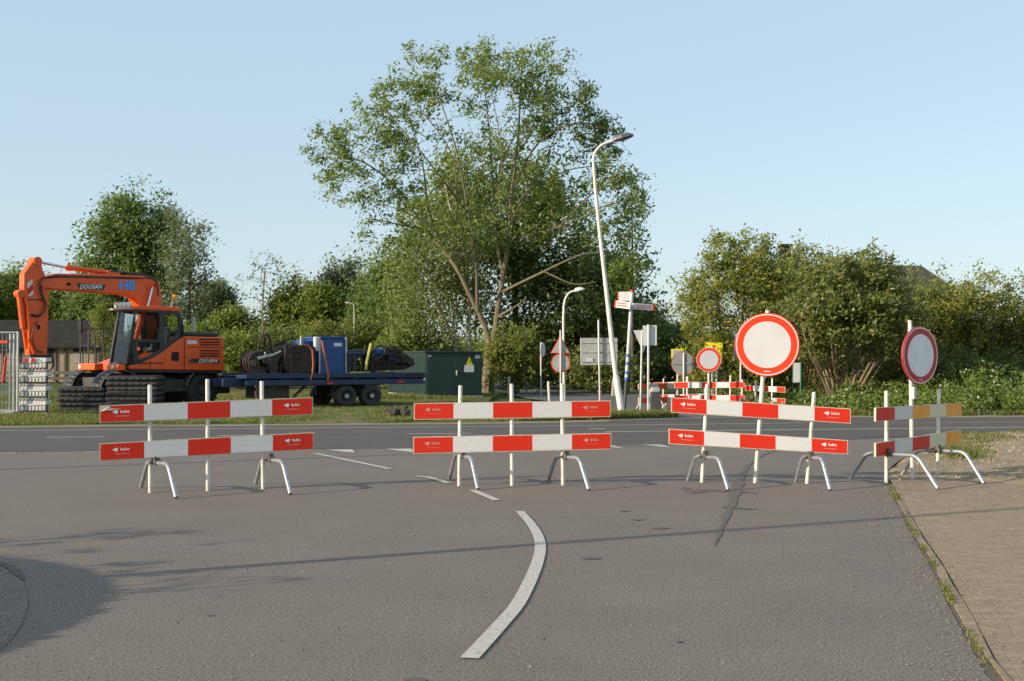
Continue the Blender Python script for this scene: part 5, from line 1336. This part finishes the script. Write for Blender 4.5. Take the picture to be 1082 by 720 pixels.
def tree(name, label, base, limbs, blobs, leafmat, barkmat, lsize, per_tip, spread, seed, cat='tree', group=None, shell=.5, twig=.012, droop=0.0, aspect=.5, zmin=.25, crown_name='crown', upbias=.4, minr=.006):
    """limbs: list of (points, r0, r1); the first is the trunk.  Tips fill the blobs; each is joined to the nearest wood by a curved twig."""
    r = np.random.default_rng(seed)
    root = thing(name, base, label, cat, group)
    mb = MB(); nodes = []; nrad = []
    for pts, r0, r1 in limbs:
        sm = smooth_line(pts, 5); k = len(sm); rad = [r0 + (r1 - r0) * (i / (k - 1)) ** .8 for i in range(k)]
        if pts is limbs[0][0]: rad[0] *= 1.35; rad[1] *= 1.12
        mb.tube(sm, rad, 9 if r0 > .08 else 6)
        for p, q in zip(sm, rad): nodes.append(p[:]); nrad.append(q)
    tips = in_blobs(blobs, r, shell); tips = tips[tips[:, 2] > zmin]
    N = np.array(nodes); NR = np.array(nrad)
    d0 = np.array([np.min(np.linalg.norm(N - t, axis=1)) for t in tips]); tips = tips[np.argsort(d0)]
    leaves = []
    for t in tips:
        dv = t - N; d = np.linalg.norm(dv, axis=1)
        cost = d + .9 * np.maximum(0, N[:, 2] - t[2]) + .25 * d * (NR > .1)
        i = int(np.argmin(cost)); a = N[i]; L_ = d[i]
        mid = a * .5 + t * .5 + np.array([0, 0, .10 * L_]) + r.normal(size=3) * .05 * L_
        q1 = a * .56 + mid * .44 + r.normal(size=3) * .02 * L_; q2 = t * .5 + mid * .5 + r.normal(size=3) * .03 * L_
        pts = [Vector(a), Vector(q1), Vector(mid), Vector(q2), Vector(t)]
        rs = min(NR[i] * .6, twig * (1 + .8 * L_)); rs = max(rs, minr)
        rr = [rs, rs * .85, rs * .68, rs * .5, minr * .6]
        mb.tube(pts, rr, 4, caps=False)
        N = np.concatenate([N, [q1, mid, q2, t]]); NR = np.concatenate([NR, rr[1:]])
        n = max(3, int(per_tip * r.uniform(.5, 1.4)))
        u = r.beta(2.2, 1.1, n)[:, None]
        along = mid * (1 - u) + t * u
        sp = spread * min(1.0, .45 + L_ * .5)
        C = along + r.normal(size=(n, 3)) * sp * np.array([1, 1, .8])
        if droop: C[:, 2] -= np.abs(r.normal(size=n)) * droop * spread * 2.2
        leaves.append(C)
    mb.build('trunk', barkmat, root)
    C = np.concatenate(leaves); C = C[C[:, 2] > .04]
    leaf_mesh(crown_name, C, lsize, leafmat, root, droop, aspect, seed + 1, upbias=upbias)
    return root

def pxl(pts, Y): return [P(p[0], p[1], Y + (p[2] if len(p) > 2 else 0)) for p in pts]
def blob(x, y, rx, ry, Y, n, dep=1.0, dy=0.0):
    c = P(x, y, Y + dy); k = Y / F
    return (c.x, c.y, c.z, rx * k, max(rx, ry) * k * dep * .9, ry * k, n)

# --- the big tree
Y = 51.7
bs = P(515, 417, Y); bs.z = 0
limbs = [
    (pxl([(514.5, 420), (516, 395), (518, 372), (519.5, 360)], Y), .30, .23),
    (pxl([(519, 364), (523, 350), (527, 320), (532, 290), (537, 255, -.5), (540, 208, -.8), (547, 150, -.5), (550, 95), (553, 55)], Y), .17, .02),
    (pxl([(518, 366), (512, 344), (498, 315), (483.6, 286), (466, 262, .6), (450, 243, 1), (420, 200, 1.5), (385, 172, 1.2), (348, 162, 1)], Y), .15, .02),
    (pxl([(505, 331), (504, 305, -.5), (503, 278, -1), (496, 233, -1.4), (485, 170, -1.8), (470, 120, -2), (455, 78, -2)], Y), .10, .016),
    (pxl([(532, 292), (524, 250, .8), (521, 200, 1.4), (516, 130, 1.6), (508, 58, 1.5)], Y), .085, .016),
    (pxl([(528, 310), (548, 300, -1), (575, 287, -1.8), (600, 275, -2.2), (622, 268, -2.4), (655, 272, -2), (682, 292, -2)], Y), .075, .014),
    (pxl([(538, 253), (560, 249, -.8), (590, 240, -1.6), (616, 230, -2), (648, 215, -2), (682, 224, -2)], Y), .075, .014),
    (pxl([(540, 235), (556, 205, .6), (578, 165, 1.2), (600, 110, 1.2)], Y), .07, .014),
    (pxl([(476, 273), (481, 240, -.4), (482, 205, -.8), (476, 160, -1), (440, 110, -1.2)], Y), .06, .014),
    (pxl([(541, 200), (570, 150, -1), (612, 130, -1.4), (650, 140, -1.4)], Y), .06, .016),
    (pxl([(494, 225), (460, 180, -2), (410, 120, -2.5), (390, 105, -2.5)], Y), .06, .016),
    (pxl([(525, 335), (540, 327, -1), (556, 316, -2)], Y), .06, .02),
    (pxl([(450, 243, 1), (425, 238, .5), (395, 232, 0)], Y), .05, .015),
    (pxl([(537, 255, -.5), (528, 215, -1.5), (530, 160, -2), (520, 100, -2.4)], Y), .06, .012),
    (pxl([(545, 165, -.5), (575, 120, -1.5), (590, 80, -2)], Y), .05, .012),
    (pxl([(466, 262, .6), (452, 215, 1.2), (445, 165, 1.6), (425, 105, 2)], Y), .06, .012),
    (pxl([(503, 278, -1), (470, 250, -2), (430, 225, -2.6), (398, 215, -3)], Y), .05, .012),
    (pxl([(560, 200, .8), (600, 180, 1.5), (640, 175, 2)], Y), .05, .012),
    (pxl([(521, 205, 1.4), (535, 160, 2), (560, 120, 2.4), (570, 85, 2.5)], Y), .05, .012),
    (pxl([(575, 287, -1.8), (605, 300, -2.2), (630, 298, -2.5)], Y), .04, .012),
    (pxl([(590, 240, -1.6), (625, 205, -1.6), (655, 180, -1.6)], Y), .04, .012),
]
blobs = [blob(520, 108, 112, 62, Y, 150), blob(480, 76, 62, 30, Y, 46), blob(555, 80, 55, 32, Y, 46), blob(388, 168, 58, 52, Y, 100), blob(350, 165, 24, 34, Y, 26),
         blob(425, 118, 48, 44, Y, 50), blob(415, 232, 44, 46, Y, 46), blob(606, 128, 46, 44, Y, 60), blob(634, 150, 26, 30, Y, 40), blob(650, 225, 40, 58, Y, 70), blob(668, 285, 26, 24, Y, 26),
         blob(520, 200, 105, 62, Y, 84), blob(480, 250, 70, 40, Y, 34), blob(560, 215, 60, 44, Y, 26)]
tree('tall_tree', 'tallest tree, open crown and several tan limbs rising beside the green cabinet', bs, limbs, blobs, LF['ash'], M['bark'], .175, 44, .27, 11, shell=.5, twig=.014, aspect=.46)

def simple(name, label, x, ybase, ytop, rx, Y, leafk, n, per, ls, seed, barkk='bark_dark', blobs=None, spread=.4, droop=0, r0=.16, cat='tree', group=None, stems=1, lean=0, shell=.5, low=.25, twig=.014, crown='crown', aspect=.5):
    "tree or shrub read off the photograph: base pixel x, top pixel y, half width rx"
    b = P(x, ybase, Y); b.z = 0; k = Y / F
    ztop = P(x, ytop, Y).z; rr = random.Random(seed)
    limbs = []
    if stems == 1:
        limbs.append(([b, b + Vector((lean * .2, 0, ztop * .25)), b + Vector((lean * .6 + rr.uniform(-.2, .2), rr.uniform(-.2, .2), ztop * .55)), b + Vector((lean, rr.uniform(-.3, .3), ztop * .86))], r0, .03))
        for q in range(6):
            t = rr.uniform(.25, .6); p0 = b + Vector((lean * t, 0, ztop * t)); an = rr.uniform(0, 6.28); ln = rx * k * rr.uniform(.5, .85)
            limbs.append(([p0, p0 + Vector((math.cos(an) * ln * .5, math.sin(an) * ln * .5, ln * .35)), p0 + Vector((math.cos(an) * ln, math.sin(an) * ln, ln * .9))], r0 * .4, .02))
    else:
        for q in range(stems):
            an = rr.uniform(0, 6.28); ln = rx * k * rr.uniform(.25, .8); hh = ztop * rr.uniform(.5, .85)
            o_ = Vector((math.cos(an) * .25, math.sin(an) * .25, 0)) * min(1, rx * k * .3)
            limbs.append(([b + o_, b + o_ * 1.6 + Vector((math.cos(an) * ln * .35, math.sin(an) * ln * .35, hh * .35)), b + Vector((math.cos(an) * ln * .75, math.sin(an) * ln * .75, hh * .7)), b + Vector((math.cos(an) * ln, math.sin(an) * ln, hh))], r0 * rr.uniform(.6, 1.1), .012))
    if blobs is None:
        zc = ztop * (.5 + low * .5); bl = [(b.x + lean * .6, b.y, zc, rx * k, rx * k * .9, ztop - zc, n)]
        for q in range(4):
            an = rr.uniform(0, 6.28); bl.append((b.x + lean * .6 + math.cos(an) * rx * k * .5, b.y + math.sin(an) * rx * k * .5, zc + (ztop - zc) * rr.uniform(-.3, .55), rx * k * .5, rx * k * .5, (ztop - zc) * .42, n // 6))
    else:
        bl = [blob(*q) if len(q) > 5 else blob(q[0], q[1], q[2], q[3], Y, q[4]) for q in blobs]
    return tree(name, label, b, limbs, bl, LF[leafk], M[barkk], ls, per, spread, seed, cat, group, shell, twig, droop, aspect, crown_name=crown)

# --- trees behind the big one
# weeping birch with two pale stems
Y = 58; b = P(497, 412, Y); b.z = 0
bl = [blob(448, 300, 42, 85, Y, 230), blob(470, 245, 48, 62, Y, 150), blob(436, 355, 34, 40, Y, 90), blob(500, 270, 30, 40, Y, 50)]
tree('birch', 'weeping birch with pale peeling stems and light hanging foliage behind the tallest tree', b,
     [(pxl([(497, 412), (496, 380), (495, 345), (496, 325), (490, 280), (478, 230), (470, 195)], Y), .17, .03), (pxl([(486, 408), (483, 375), (473, 345), (462, 322), (452, 280), (448, 240)], Y), .14, .03), (pxl([(483, 368), (479, 345), (481, 320), (484, 290)], Y), .09, .03)],
     bl, LF['birch'], M['bark_birch'], .17, 44, .5, 21, droop=1.2, aspect=.55, shell=.45)
simple('leafy_tree', 'dense olive green tree filling the middle behind the bare limbs of the tallest tree', 545, 405, 140, 80, 62, 'dense', 0, 46, .24, 31, r0=.28, spread=.6,
       blobs=[(535, 220, 78, 66, 210), (500, 195, 52, 42, 80), (580, 255, 56, 66, 140), (530, 300, 70, 60, 150), (470, 240, 40, 50, 70)])
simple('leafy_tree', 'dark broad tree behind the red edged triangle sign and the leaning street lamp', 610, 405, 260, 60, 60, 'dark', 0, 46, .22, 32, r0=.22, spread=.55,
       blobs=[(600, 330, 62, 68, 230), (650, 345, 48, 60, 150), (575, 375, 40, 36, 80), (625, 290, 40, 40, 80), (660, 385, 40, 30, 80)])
simple('leafy_tree', 'mid green tree with a bare lower fringe on the right flank of the tallest tree', 668, 405, 165, 34, 56, 'oak', 0, 26, .2, 33, r0=.08, spread=.42, shell=.6,
       blobs=[(652, 215, 28, 40, 34), (668, 268, 22, 32, 26), (634, 300, 34, 36, 46)])
simple('shrub', 'bright green shrub growing at the foot of the tallest tree', 545, 414, 345, 32, 50.2, 'olive', 220, 30, .14, 34, r0=.05, spread=.3, cat='shrub', stems=7, low=.05)
simple('shrub', 'yellow green shrub right of the tallest trunk, behind the small blue sign', 572, 412, 352, 30, 61, 'dense', 200, 34, .16, 35, r0=.05, spread=.35, cat='shrub', stems=6, low=.05)
simple('shrub', 'low dark shrub under the large grey panel sign', 634, 412, 372, 42, 50, 'elder', 260, 30, .14, 36, r0=.05, spread=.3, cat='shrub', stems=7, low=.05)
simple('leafy_tree', 'distant dark tree below the overhead cables, left of the yellow board', 708, 402, 342, 34, 84, 'dark', 260, 40, .26, 37, r0=.2, spread=.6, low=.1)
simple('leafy_tree', 'distant dark tree seen between the leaning lamp and the two panel backs', 676, 402, 318, 30, 80, 'dark', 230, 40, .26, 38, r0=.2, spread=.6, low=.1)
simple('leafy_tree', 'low distant tree right behind the small round far signs', 742, 402, 352, 26, 80, 'dark', 170, 40, .26, 39, r0=.16, spread=.6, low=.1)
simple('shrub', 'dark shrub behind the two panel backs and the utility box', 700, 408, 378, 42, 62, 'dark', 200, 36, .2, 40, r0=.06, spread=.4, cat='shrub', stems=7, low=.05)

# --- left side
simple('broad_tree', 'tall dark green tree rising behind the excavator boom', 138, 402, 193, 54, 82, 'oak', 0, 54, .28, 41, r0=.32, spread=.62,
       blobs=[(140, 240, 38, 44, 130), (120, 275, 40, 46, 130), (165, 262, 36, 46, 110), (140, 310, 54, 44, 150), (105, 318, 26, 30, 50), (140, 355, 45, 30, 80)])
simple('broad_tree', 'thinner grey green tree on the right shoulder of the tall dark tree', 200, 402, 222, 28, 76, 'grey', 0, 34, .2, 42, r0=.2, spread=.42, shell=.45,
       blobs=[(195, 262, 25, 42, 90), (203, 300, 22, 34, 70), (185, 325, 30, 34, 70), (205, 340, 20, 22, 40)])
simple('sapling', 'young yellow green sapling growing in front of the dark cab', 112, 400, 312, 16, 62, 'olive', 70, 22, .14, 43, r0=.05, spread=.28, low=.3)
for k, (x, yt, rx, lk, Y, lab) in enumerate((
        (-60, 292, 32, 'oak', 102, 'dark tree behind the stable, outside the left edge of the picture'),
        (-125, 286, 36, 'dense', 98, 'olive tree past the far end of the stable, outside the left edge of the picture'),
        (-8, 288, 28, 'dense', 104, 'bushy tree behind the stable at the left edge of the picture'),
        (22, 284, 24, 'oak', 108, 'dark bushy tree behind the stable, left of the excavator arm'),
        (58, 300, 24, 'dense', 100, 'bushy tree behind the stable, seen beneath the excavator boom'),
        (90, 308, 24, 'dark', 96, 'dark bushy tree at the right end of the stable'),
        (228, 298, 24, 'grey', 98, 'pale willow like tree standing right of the grey green tree'),
        (212, 345, 26, 'dense', 70, 'low olive tree right behind the excavator cab'),
        (248, 326, 26, 'dense', 72, 'olive tree behind the excavator tail, left of the thin sapling'),
        (312, 294, 30, 'dense', 78, 'round olive tree right of the thin tall sapling'),
        (338, 300, 26, 'dense', 76, 'olive tree behind the tall blue box'),
        (364, 276, 26, 'grey', 80, 'greyish thin crowned tree above the slim far street lamp'),
        (395, 282, 26, 'oak', 74, 'dark green tree between the far street lamp and the birch'),
        (415, 262, 28, 'oak', 66, 'tall mid green tree against the left side of the birch'))):
    simple('leafy_tree', lab, x, 402, yt, rx, Y, lk, 250, 44, .25 * Y / 80, 60 + k, r0=.18, spread=.55, low=.12, shell=.45)
simple('sapling', 'thin tall sapling with a bare pale trunk and sparse leaves behind the trailer', 279, 398, 266, 26, 58, 'grey', 0, 9, .15, 80, 'bark', r0=.07, spread=.22, shell=.6,
       blobs=[(280, 292, 26, 26, 34), (262, 306, 16, 16, 10), (292, 285, 14, 16, 12)])
for k, (x, yt, rx, lk, Y, lab) in enumerate((
        (196, 362, 30, 'olive', 60, 'low shrub directly behind the excavator engine cover'),
        (252, 352, 34, 'dense', 57, 'shrub behind the black grab at the left end of the trailer'),
        (300, 345, 38, 'birch', 60, 'loose pale green shrub behind the rusty bucket'),
        (345, 342, 34, 'olive', 58, 'yellowish shrub behind the tall blue box on the trailer'),
        (388, 336, 36, 'olive', 60, 'yellowish shrub left of the green cabinet, behind the dark clamp'),
        (428, 348, 36, 'dense', 56, 'green shrub right behind the ribbed side of the cabinet'),
        (472, 367, 34, 'birch', 62, 'pale green shrub behind the roof of the green cabinet'))):
    simple('shrub', lab, x, 404, yt, rx, Y, lk, 240, 34, .16, 90 + k, r0=.05, spread=.36, cat='shrub', stems=8, low=.05)

M['bark_elder'] = bark('bark_elder', (.16, .125, .075), (.28, .215, .13))
# --- right side hedge
simple('tall_bush', 'tall yellow green bush with loose pointed shoots behind the large round sign', 780, 434, 240, 66, 37.5, 'yellow', 0, 30, .115, 110, r0=.045, spread=.22, cat='bush', stems=11, shell=.5, twig=.009, aspect=.45,
       blobs=[(772, 325, 52, 66, 330), (792, 282, 36, 36, 130), (748, 312, 30, 34, 90), (775, 390, 58, 40, 190), (732, 330, 20, 26, 34), (805, 300, 30, 44, 110), (765, 268, 22, 24, 44), (728, 380, 14, 16, 12)])
simple('tall_bush', 'yellowish bush with a ragged top between the tallest bush and the house', 848, 432, 262, 46, 42, 'olive', 0, 30, .125, 111, r0=.045, spread=.25, cat='bush', stems=9, shell=.5, twig=.009,
       blobs=[(838, 325, 42, 58, 250), (872, 305, 42, 36, 160), (905, 312, 38, 34, 130), (850, 282, 20, 22, 46), (855, 385, 50, 44, 170), (905, 370, 50, 50, 190)])
Yb = 35.0; b = P(897, 430, Yb); b.z = 0
st = []
rr = random.Random(12)
for k in range(24):
    x1 = 845 + 108 * k / 23 + rr.uniform(-6, 6); xb_ = 890 + (x1 - 897) * .16
    st.append((pxl([(xb_, 432, rr.uniform(-.2, .2)), (xb_ + (x1 - xb_) * .35, 405 - rr.uniform(0, 8), rr.uniform(-.4, .4)), (xb_ + (x1 - xb_) * .72, 372, rr.uniform(-.8, .8)), (x1, 340 - rr.uniform(0, 20), rr.uniform(-1.2, 1.2))], Yb), rr.uniform(.028, .055), .010))
tree('elder_bush', 'dark green elder bush fanning out on many bare tan stems, beside the sideways round sign', b, st,
     [blob(900, 315, 60, 46, Yb, 330), blob(862, 340, 40, 40, Yb, 150), blob(940, 345, 36, 44, Yb, 160), blob(900, 287, 40, 18, Yb, 80), blob(898, 336, 58, 26, Yb, 130, .35, -1.1), blob(842, 372, 22, 26, Yb, 40, .5, 1.2), blob(958, 382, 26, 26, Yb, 60, .6, 1.0)], LF['elder'], M['bark_elder'], .12, 30, .22, 113, cat='bush', shell=.55, twig=.009, aspect=.5, upbias=1.2)
for k, (x, yt, rx, lk, Y, lab) in enumerate((
        (965, 292, 36, 'olive', 40, 'hedge bush behind the sideways round sign'),
        (1000, 294, 36, 'olive', 39, 'hedge bush under the right end of the house roof'),
        (1040, 292, 38, 'yellow', 38, 'yellowish hedge bush right of the house roof'),
        (1082, 300, 38, 'olive', 38, 'hedge bush cut by the right edge of the picture'),
        (1125, 304, 40, 'olive', 39, 'hedge bush just beyond the right edge of the picture'))):
    simple('hedge_bush', lab, x, 434, yt, rx, Y, lk, 330, 28, .11, 130 + k, r0=.05, spread=.25, cat='bush', stems=9, low=.02, shell=.55, twig=.010, group='hedge bushes on the right')
for k, (x, yt, rx, lk, Y, lab) in enumerate((
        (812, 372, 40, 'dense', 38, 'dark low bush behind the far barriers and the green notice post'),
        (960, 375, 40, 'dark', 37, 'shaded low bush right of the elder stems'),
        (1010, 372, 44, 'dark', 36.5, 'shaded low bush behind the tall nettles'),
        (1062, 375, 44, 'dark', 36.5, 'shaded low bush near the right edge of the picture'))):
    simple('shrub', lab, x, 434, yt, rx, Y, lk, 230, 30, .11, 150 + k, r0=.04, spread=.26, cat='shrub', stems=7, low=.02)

# --- woodland far behind, one mass
r = np.random.default_rng(5)
C = []
for k in range(260):
    x = r.uniform(-75, 80); yy = 118 + r.uniform(0, 22); h = 4.2 + 2.2 * r.uniform() + 1.2 * math.sin(x * .21) ; rad = r.uniform(1.5, 3.0)
    if -16 < x < 22: h *= .9
    n = 330; d = r.normal(size=(n, 3)); d /= np.linalg.norm(d, axis=1)[:, None]
    C.append(np.array([x, yy, h * .5]) + d * np.array([rad, rad, h * .5]) * r.uniform(.6, 1.05, n)[:, None])
leaf_mesh('woodland', np.concatenate(C), .42, LF['dense'], seed=6, kind='stuff')

# --- tall herbs along the right bank
def mass(name, spots, mat, ls, per, seed, hmul=1.0, droop=0, aspect=.5):
    r = np.random.default_rng(seed); C = []
    for (x, y, h, rad) in spots:
        n = max(4, int(per * h * rad * 6)); u = r.uniform(0, 1, n) ** .7
        an = r.uniform(0, 6.28, n); q = rad * np.sqrt(r.uniform(0, 1, n)) * (1.15 - .55 * u)
        C.append(np.stack([x + np.cos(an) * q, y + np.sin(an) * q, u * h * hmul], 1))
    return leaf_mesh(name, np.concatenate(C), ls, mat, seed=seed, droop=droop, aspect=aspect, upbias=.8, kind='stuff')
r = np.random.default_rng(9); sp = []
line = [p for p in fe if 5.5 < p.x < 22]
for k in range(560):
    x = r.uniform(6.2, 21.5); j = min(range(len(line)), key=lambda q: abs(line[q].x - x)); y0 = line[j].y + 1.25
    dd = r.uniform(0, 1) ** 1.3 * 4.6
    h = (.35 + .11 * dd + r.uniform(-.1, .3)) * (1.15 if x > 12 else .9)
    if 13.0 < x < 14.6 and dd > .8: h *= 1.35
    if x < 9.2: h *= .75
    sp.append((x, y0 + dd, max(.18, h), r.uniform(.15, .4)))
mass('nettles', sp, LF['nettle'], .085, 46, 10, aspect=.55)

# --- grass
def blades(name, pts, hts, mat, wid, seed):
    r = np.random.default_rng(seed); pts = np.asarray(pts); n = len(pts); hts = np.asarray(hts)
    an = r.uniform(0, 6.28, n); dx = np.stack([np.cos(an), np.sin(an), np.zeros(n)], 1)
    ln = r.normal(size=(n, 3)) * .38; ln[:, 2] = 0
    top = pts + np.array([0, 0, 1.0]) * hts[:, None] + ln * hts[:, None]
    mid = pts + np.array([0, 0, .55]) * hts[:, None] + ln * hts[:, None] * .35
    V = np.stack([pts - dx * wid, pts + dx * wid, mid + dx * wid * .7, top, mid - dx * wid * .7], 1)
    c = np.array([pts[:, 0].mean(), pts[:, 1].mean(), 0]); V = V - c
    me = bpy.data.meshes.new(name); me.vertices.add(5 * n); me.vertices.foreach_set('co', V.reshape(-1))
    me.loops.add(5 * n); me.loops.foreach_set('vertex_index', np.arange(5 * n, dtype=np.int32))
    me.polygons.add(n); me.polygons.foreach_set('loop_start', np.arange(0, 5 * n, 5, dtype=np.int32))
    try: me.polygons.foreach_set('loop_total', np.full(n, 5, dtype=np.int32))
    except Exception: pass
    me.update(calc_edges=True); me.materials.append(mat)
    o = bpy.data.objects.new(name, me); COL.objects.link(o); o.location = c; o['kind'] = 'stuff'
    return o
from mathutils import noise as mn
r = np.random.default_rng(15)
def fx(line, x):
    for a, b in zip(line[:-1], line[1:]):
        if a.x <= x <= b.x: return a.y + (b.y - a.y) * (x - a.x) / (b.x - a.x)
    return 30
pts, hs_ = [], []
for k in range(150000):
    x = r.uniform(-22, 3.0); y0 = fx(fe, x) + .8; y = y0 + r.uniform(0, 1) ** 1.5 * 20
    if x > -1.5 and y > 36: continue
    d = mn.noise(Vector((x * .35, y * .35, 3))) + .6 * mn.noise(Vector((x * 1.3, y * 1.3, 8)))
    if d < r.uniform(-.45, .25): continue
    h = .05 + .10 * max(0, d) + .05 * r.uniform()
    if y - y0 > 15: h *= 2.2
    if y > 31 and x > -12.5: h *= .7
    pts.append((x, y, .0)); hs_.append(h)
blades('grass', pts, hs_, LF['blade'], .011, 16)
pts, hs_ = [], []
for k in range(16000):          # bank on the right and the tuft round the leaning lamp
    if k < 5000: x = r.uniform(1.9, 4.2); y = fx(fe, x) + .7 + abs(r.normal()) * .7; h = .10 + .12 * r.uniform()
    else:
        x = r.uniform(6, 21); y = fx(fe, x) + .75 + abs(r.normal()) * .45; h = .06 + .12 * r.uniform()
        if mn.noise(Vector((x * .9, y * 1.2, 6))) < r.uniform(-.2, .4): continue
    pts.append((x, y, 0)); hs_.append(h)
blades('grass', pts, hs_, LF['blade'], .012, 17)
pts, hs_ = [], []
for k in range(60000):          # sparse tufts on the sandy verge
    x = r.uniform(4.3, 13); y = r.uniform(13.6, 25)
    v = P(x / y * F + CX, 400, y)
    if y > fx(near_edge, x) - .25: continue
    edge_d = fx(near_edge, x) - y
    d = mn.noise(Vector((x * .75, y * .55, 1.7))) + .5 * mn.noise(Vector((x * 2.3, y * 2.3, 4)))
    if x < asph[-1].x - 3.0 + (y < 20) * .2 and y > 19: continue
    if not (x > at_y(asph, y) + .12): continue
    lim = .35 if edge_d > 2.2 else -.10
    if d < lim + r.uniform(-.08, .08): continue
    if y < 15.1 + (x - 5) * .05: continue
    pts.append((x, y, .0)); hs_.append(.03 + .06 * r.uniform())
# one stronger tuft behind the weathered barrier
for k in range(700):
    c = G(1012, 482); pts.append((c.x + r.normal() * .16, c.y + r.normal() * .35, 0)); hs_.append(.08 + .1 * r.uniform())
blades('grass', pts, hs_, LF['blade'], .006, 18)
pts, hs_ = [], []
for k in range(2600):           # weeds in the joint along the kerb
    y = r.uniform(5, 14.2); d = mn.noise(Vector((0, y * 1.5, 2.2)))
    if d < r.uniform(-.2, .35): continue
    x = at_y(asph, y) + r.normal() * .018 + .03
    pts.append((x, y, .0)); hs_.append(.012 + .026 * r.uniform())
blades('weeds', pts, hs_, LF['blade'], .004, 19)

# --- grit and clods
r = np.random.default_rng(31); C = []
for k in range(2200):
    y = r.uniform(4.5, 14.3); C.append((at_y(asph, y) + r.normal() * .16 - .02, y, .006))
for k in range(900):
    y = r.uniform(5, 14.5); C.append((r.uniform(-2.2, at_y(asph, y)), y, .004))
leaf_mesh('grit', C, .010, M['paving'], seed=32, aspect=.8, kind='stuff', var=.8)
C = []
while len(C) < 3600:
    x = r.uniform(4.4, 12.5); y = r.uniform(14.0, 23.5)
    if x > at_y(asph, y) + .1 and y < fx(near_edge, x) - .2 and y > 14.6: C.append((x, y, .022 + .010 * r.normal()))
leaf_mesh('gravel', C, .030, M['soil_lump' if False else 'sand'], seed=33, aspect=.85, kind='stuff', var=.85)

# --- just outside the frame on the left: the clipped shrub, loose shrub and poles whose shadows fall into the picture
u = Vector((math.cos(SUN_AZ), math.sin(SUN_AZ), 0)); kk_ = 1 / math.tan(SUN_EL)
r = np.random.default_rng(21)
def dome(name, lab, c, rad, h, n, ls, mk, seed):
    root = thing(name, (c[0], c[1], 0), lab, 'shrub')
    r = np.random.default_rng(seed); d = r.normal(size=(n, 3)); d[:, 2] = np.abs(d[:, 2]); d /= np.linalg.norm(d, axis=1)[:, None]
    C = np.array([c[0], c[1], 0]) + d * np.array([rad, rad, h]) * (r.uniform(.55, 1.0, n) ** .5)[:, None]
    C = C[C[:, 2] > .03]
    leaf_mesh('crown', C, ls, LF[mk], root, seed=seed)
    mb = MB()
    for q in range(5): an = q * 1.3; mb.tube([Vector((c[0], c[1], 0)), Vector((c[0] + math.cos(an) * rad * .3, c[1] + math.sin(an) * rad * .3, h * .4)), Vector((c[0] + math.cos(an) * rad * .6, c[1] + math.sin(an) * rad * .6, h * .75))], [.04, .03, .01], 6)
    mb.build('trunk', M['bark_dark'], root); return root
v_ = Vector((-u.y, u.x, 0))
c = u * -4.85 + v_ * 8.35
dome('clipped_shrub', 'dense rounded clipped shrub on the pavement left of the camera', (c.x, c.y), 3.4, 1.56, 110000, .09, 'oak', 22)
c = u * -4.0 + v_ * 9.35
sb = Vector((c.x, c.y, 0)); rr = random.Random(4); st = []; bl = []
for q in range(26):
    b0 = sb + v_ * rr.uniform(-1.4, 1.7) + u * rr.uniform(-.5, .5); h = rr.uniform(1.2, 2.0)
    st.append(([b0, b0 + Vector((rr.uniform(-.1, .1), rr.uniform(-.1, .1), h * .5)), b0 + Vector((rr.uniform(-.2, .2), rr.uniform(-.2, .2), h))], .018, .006))
    bl.append((b0.x, b0.y, h * .78, .18, .18, h * .25, 7))
tree('loose_shrub', 'loose shrub with upright shoots left of the camera', sb, st, bl, LF['olive'], M['bark_dark'], .075, 9, .09, 23, cat='shrub', shell=.5, twig=.006)
def side_pole(lab, through, back, h):  # poles added out of view so thin shadow lines cross the road
    b = through - u * back; mb = MB(); s = thing('lamp_post', (b.x, b.y, 0), lab, 'street lamp')
    mb.tube([(b.x, b.y, 0), (b.x, b.y, h * .5), (b.x, b.y, h)], [.07, .055, .04], 10); mb.build('pole', M['lamp_white'], s)
    mb = MB(); mb.box((b.x + .25, b.y + .1, h + .02), (.7, .2, .1), SUN_AZ); mb.build('lamp_head', M['lamp_dark'], s, bevel=.02)
side_pole('unseen pole added for its thin shadow, near the clipped shrub', G(400, 588), 8.5, 7.2)
side_pole('unseen pole added for its thin shadow, by the main road', G(200, 489), 9.5, 7.5)
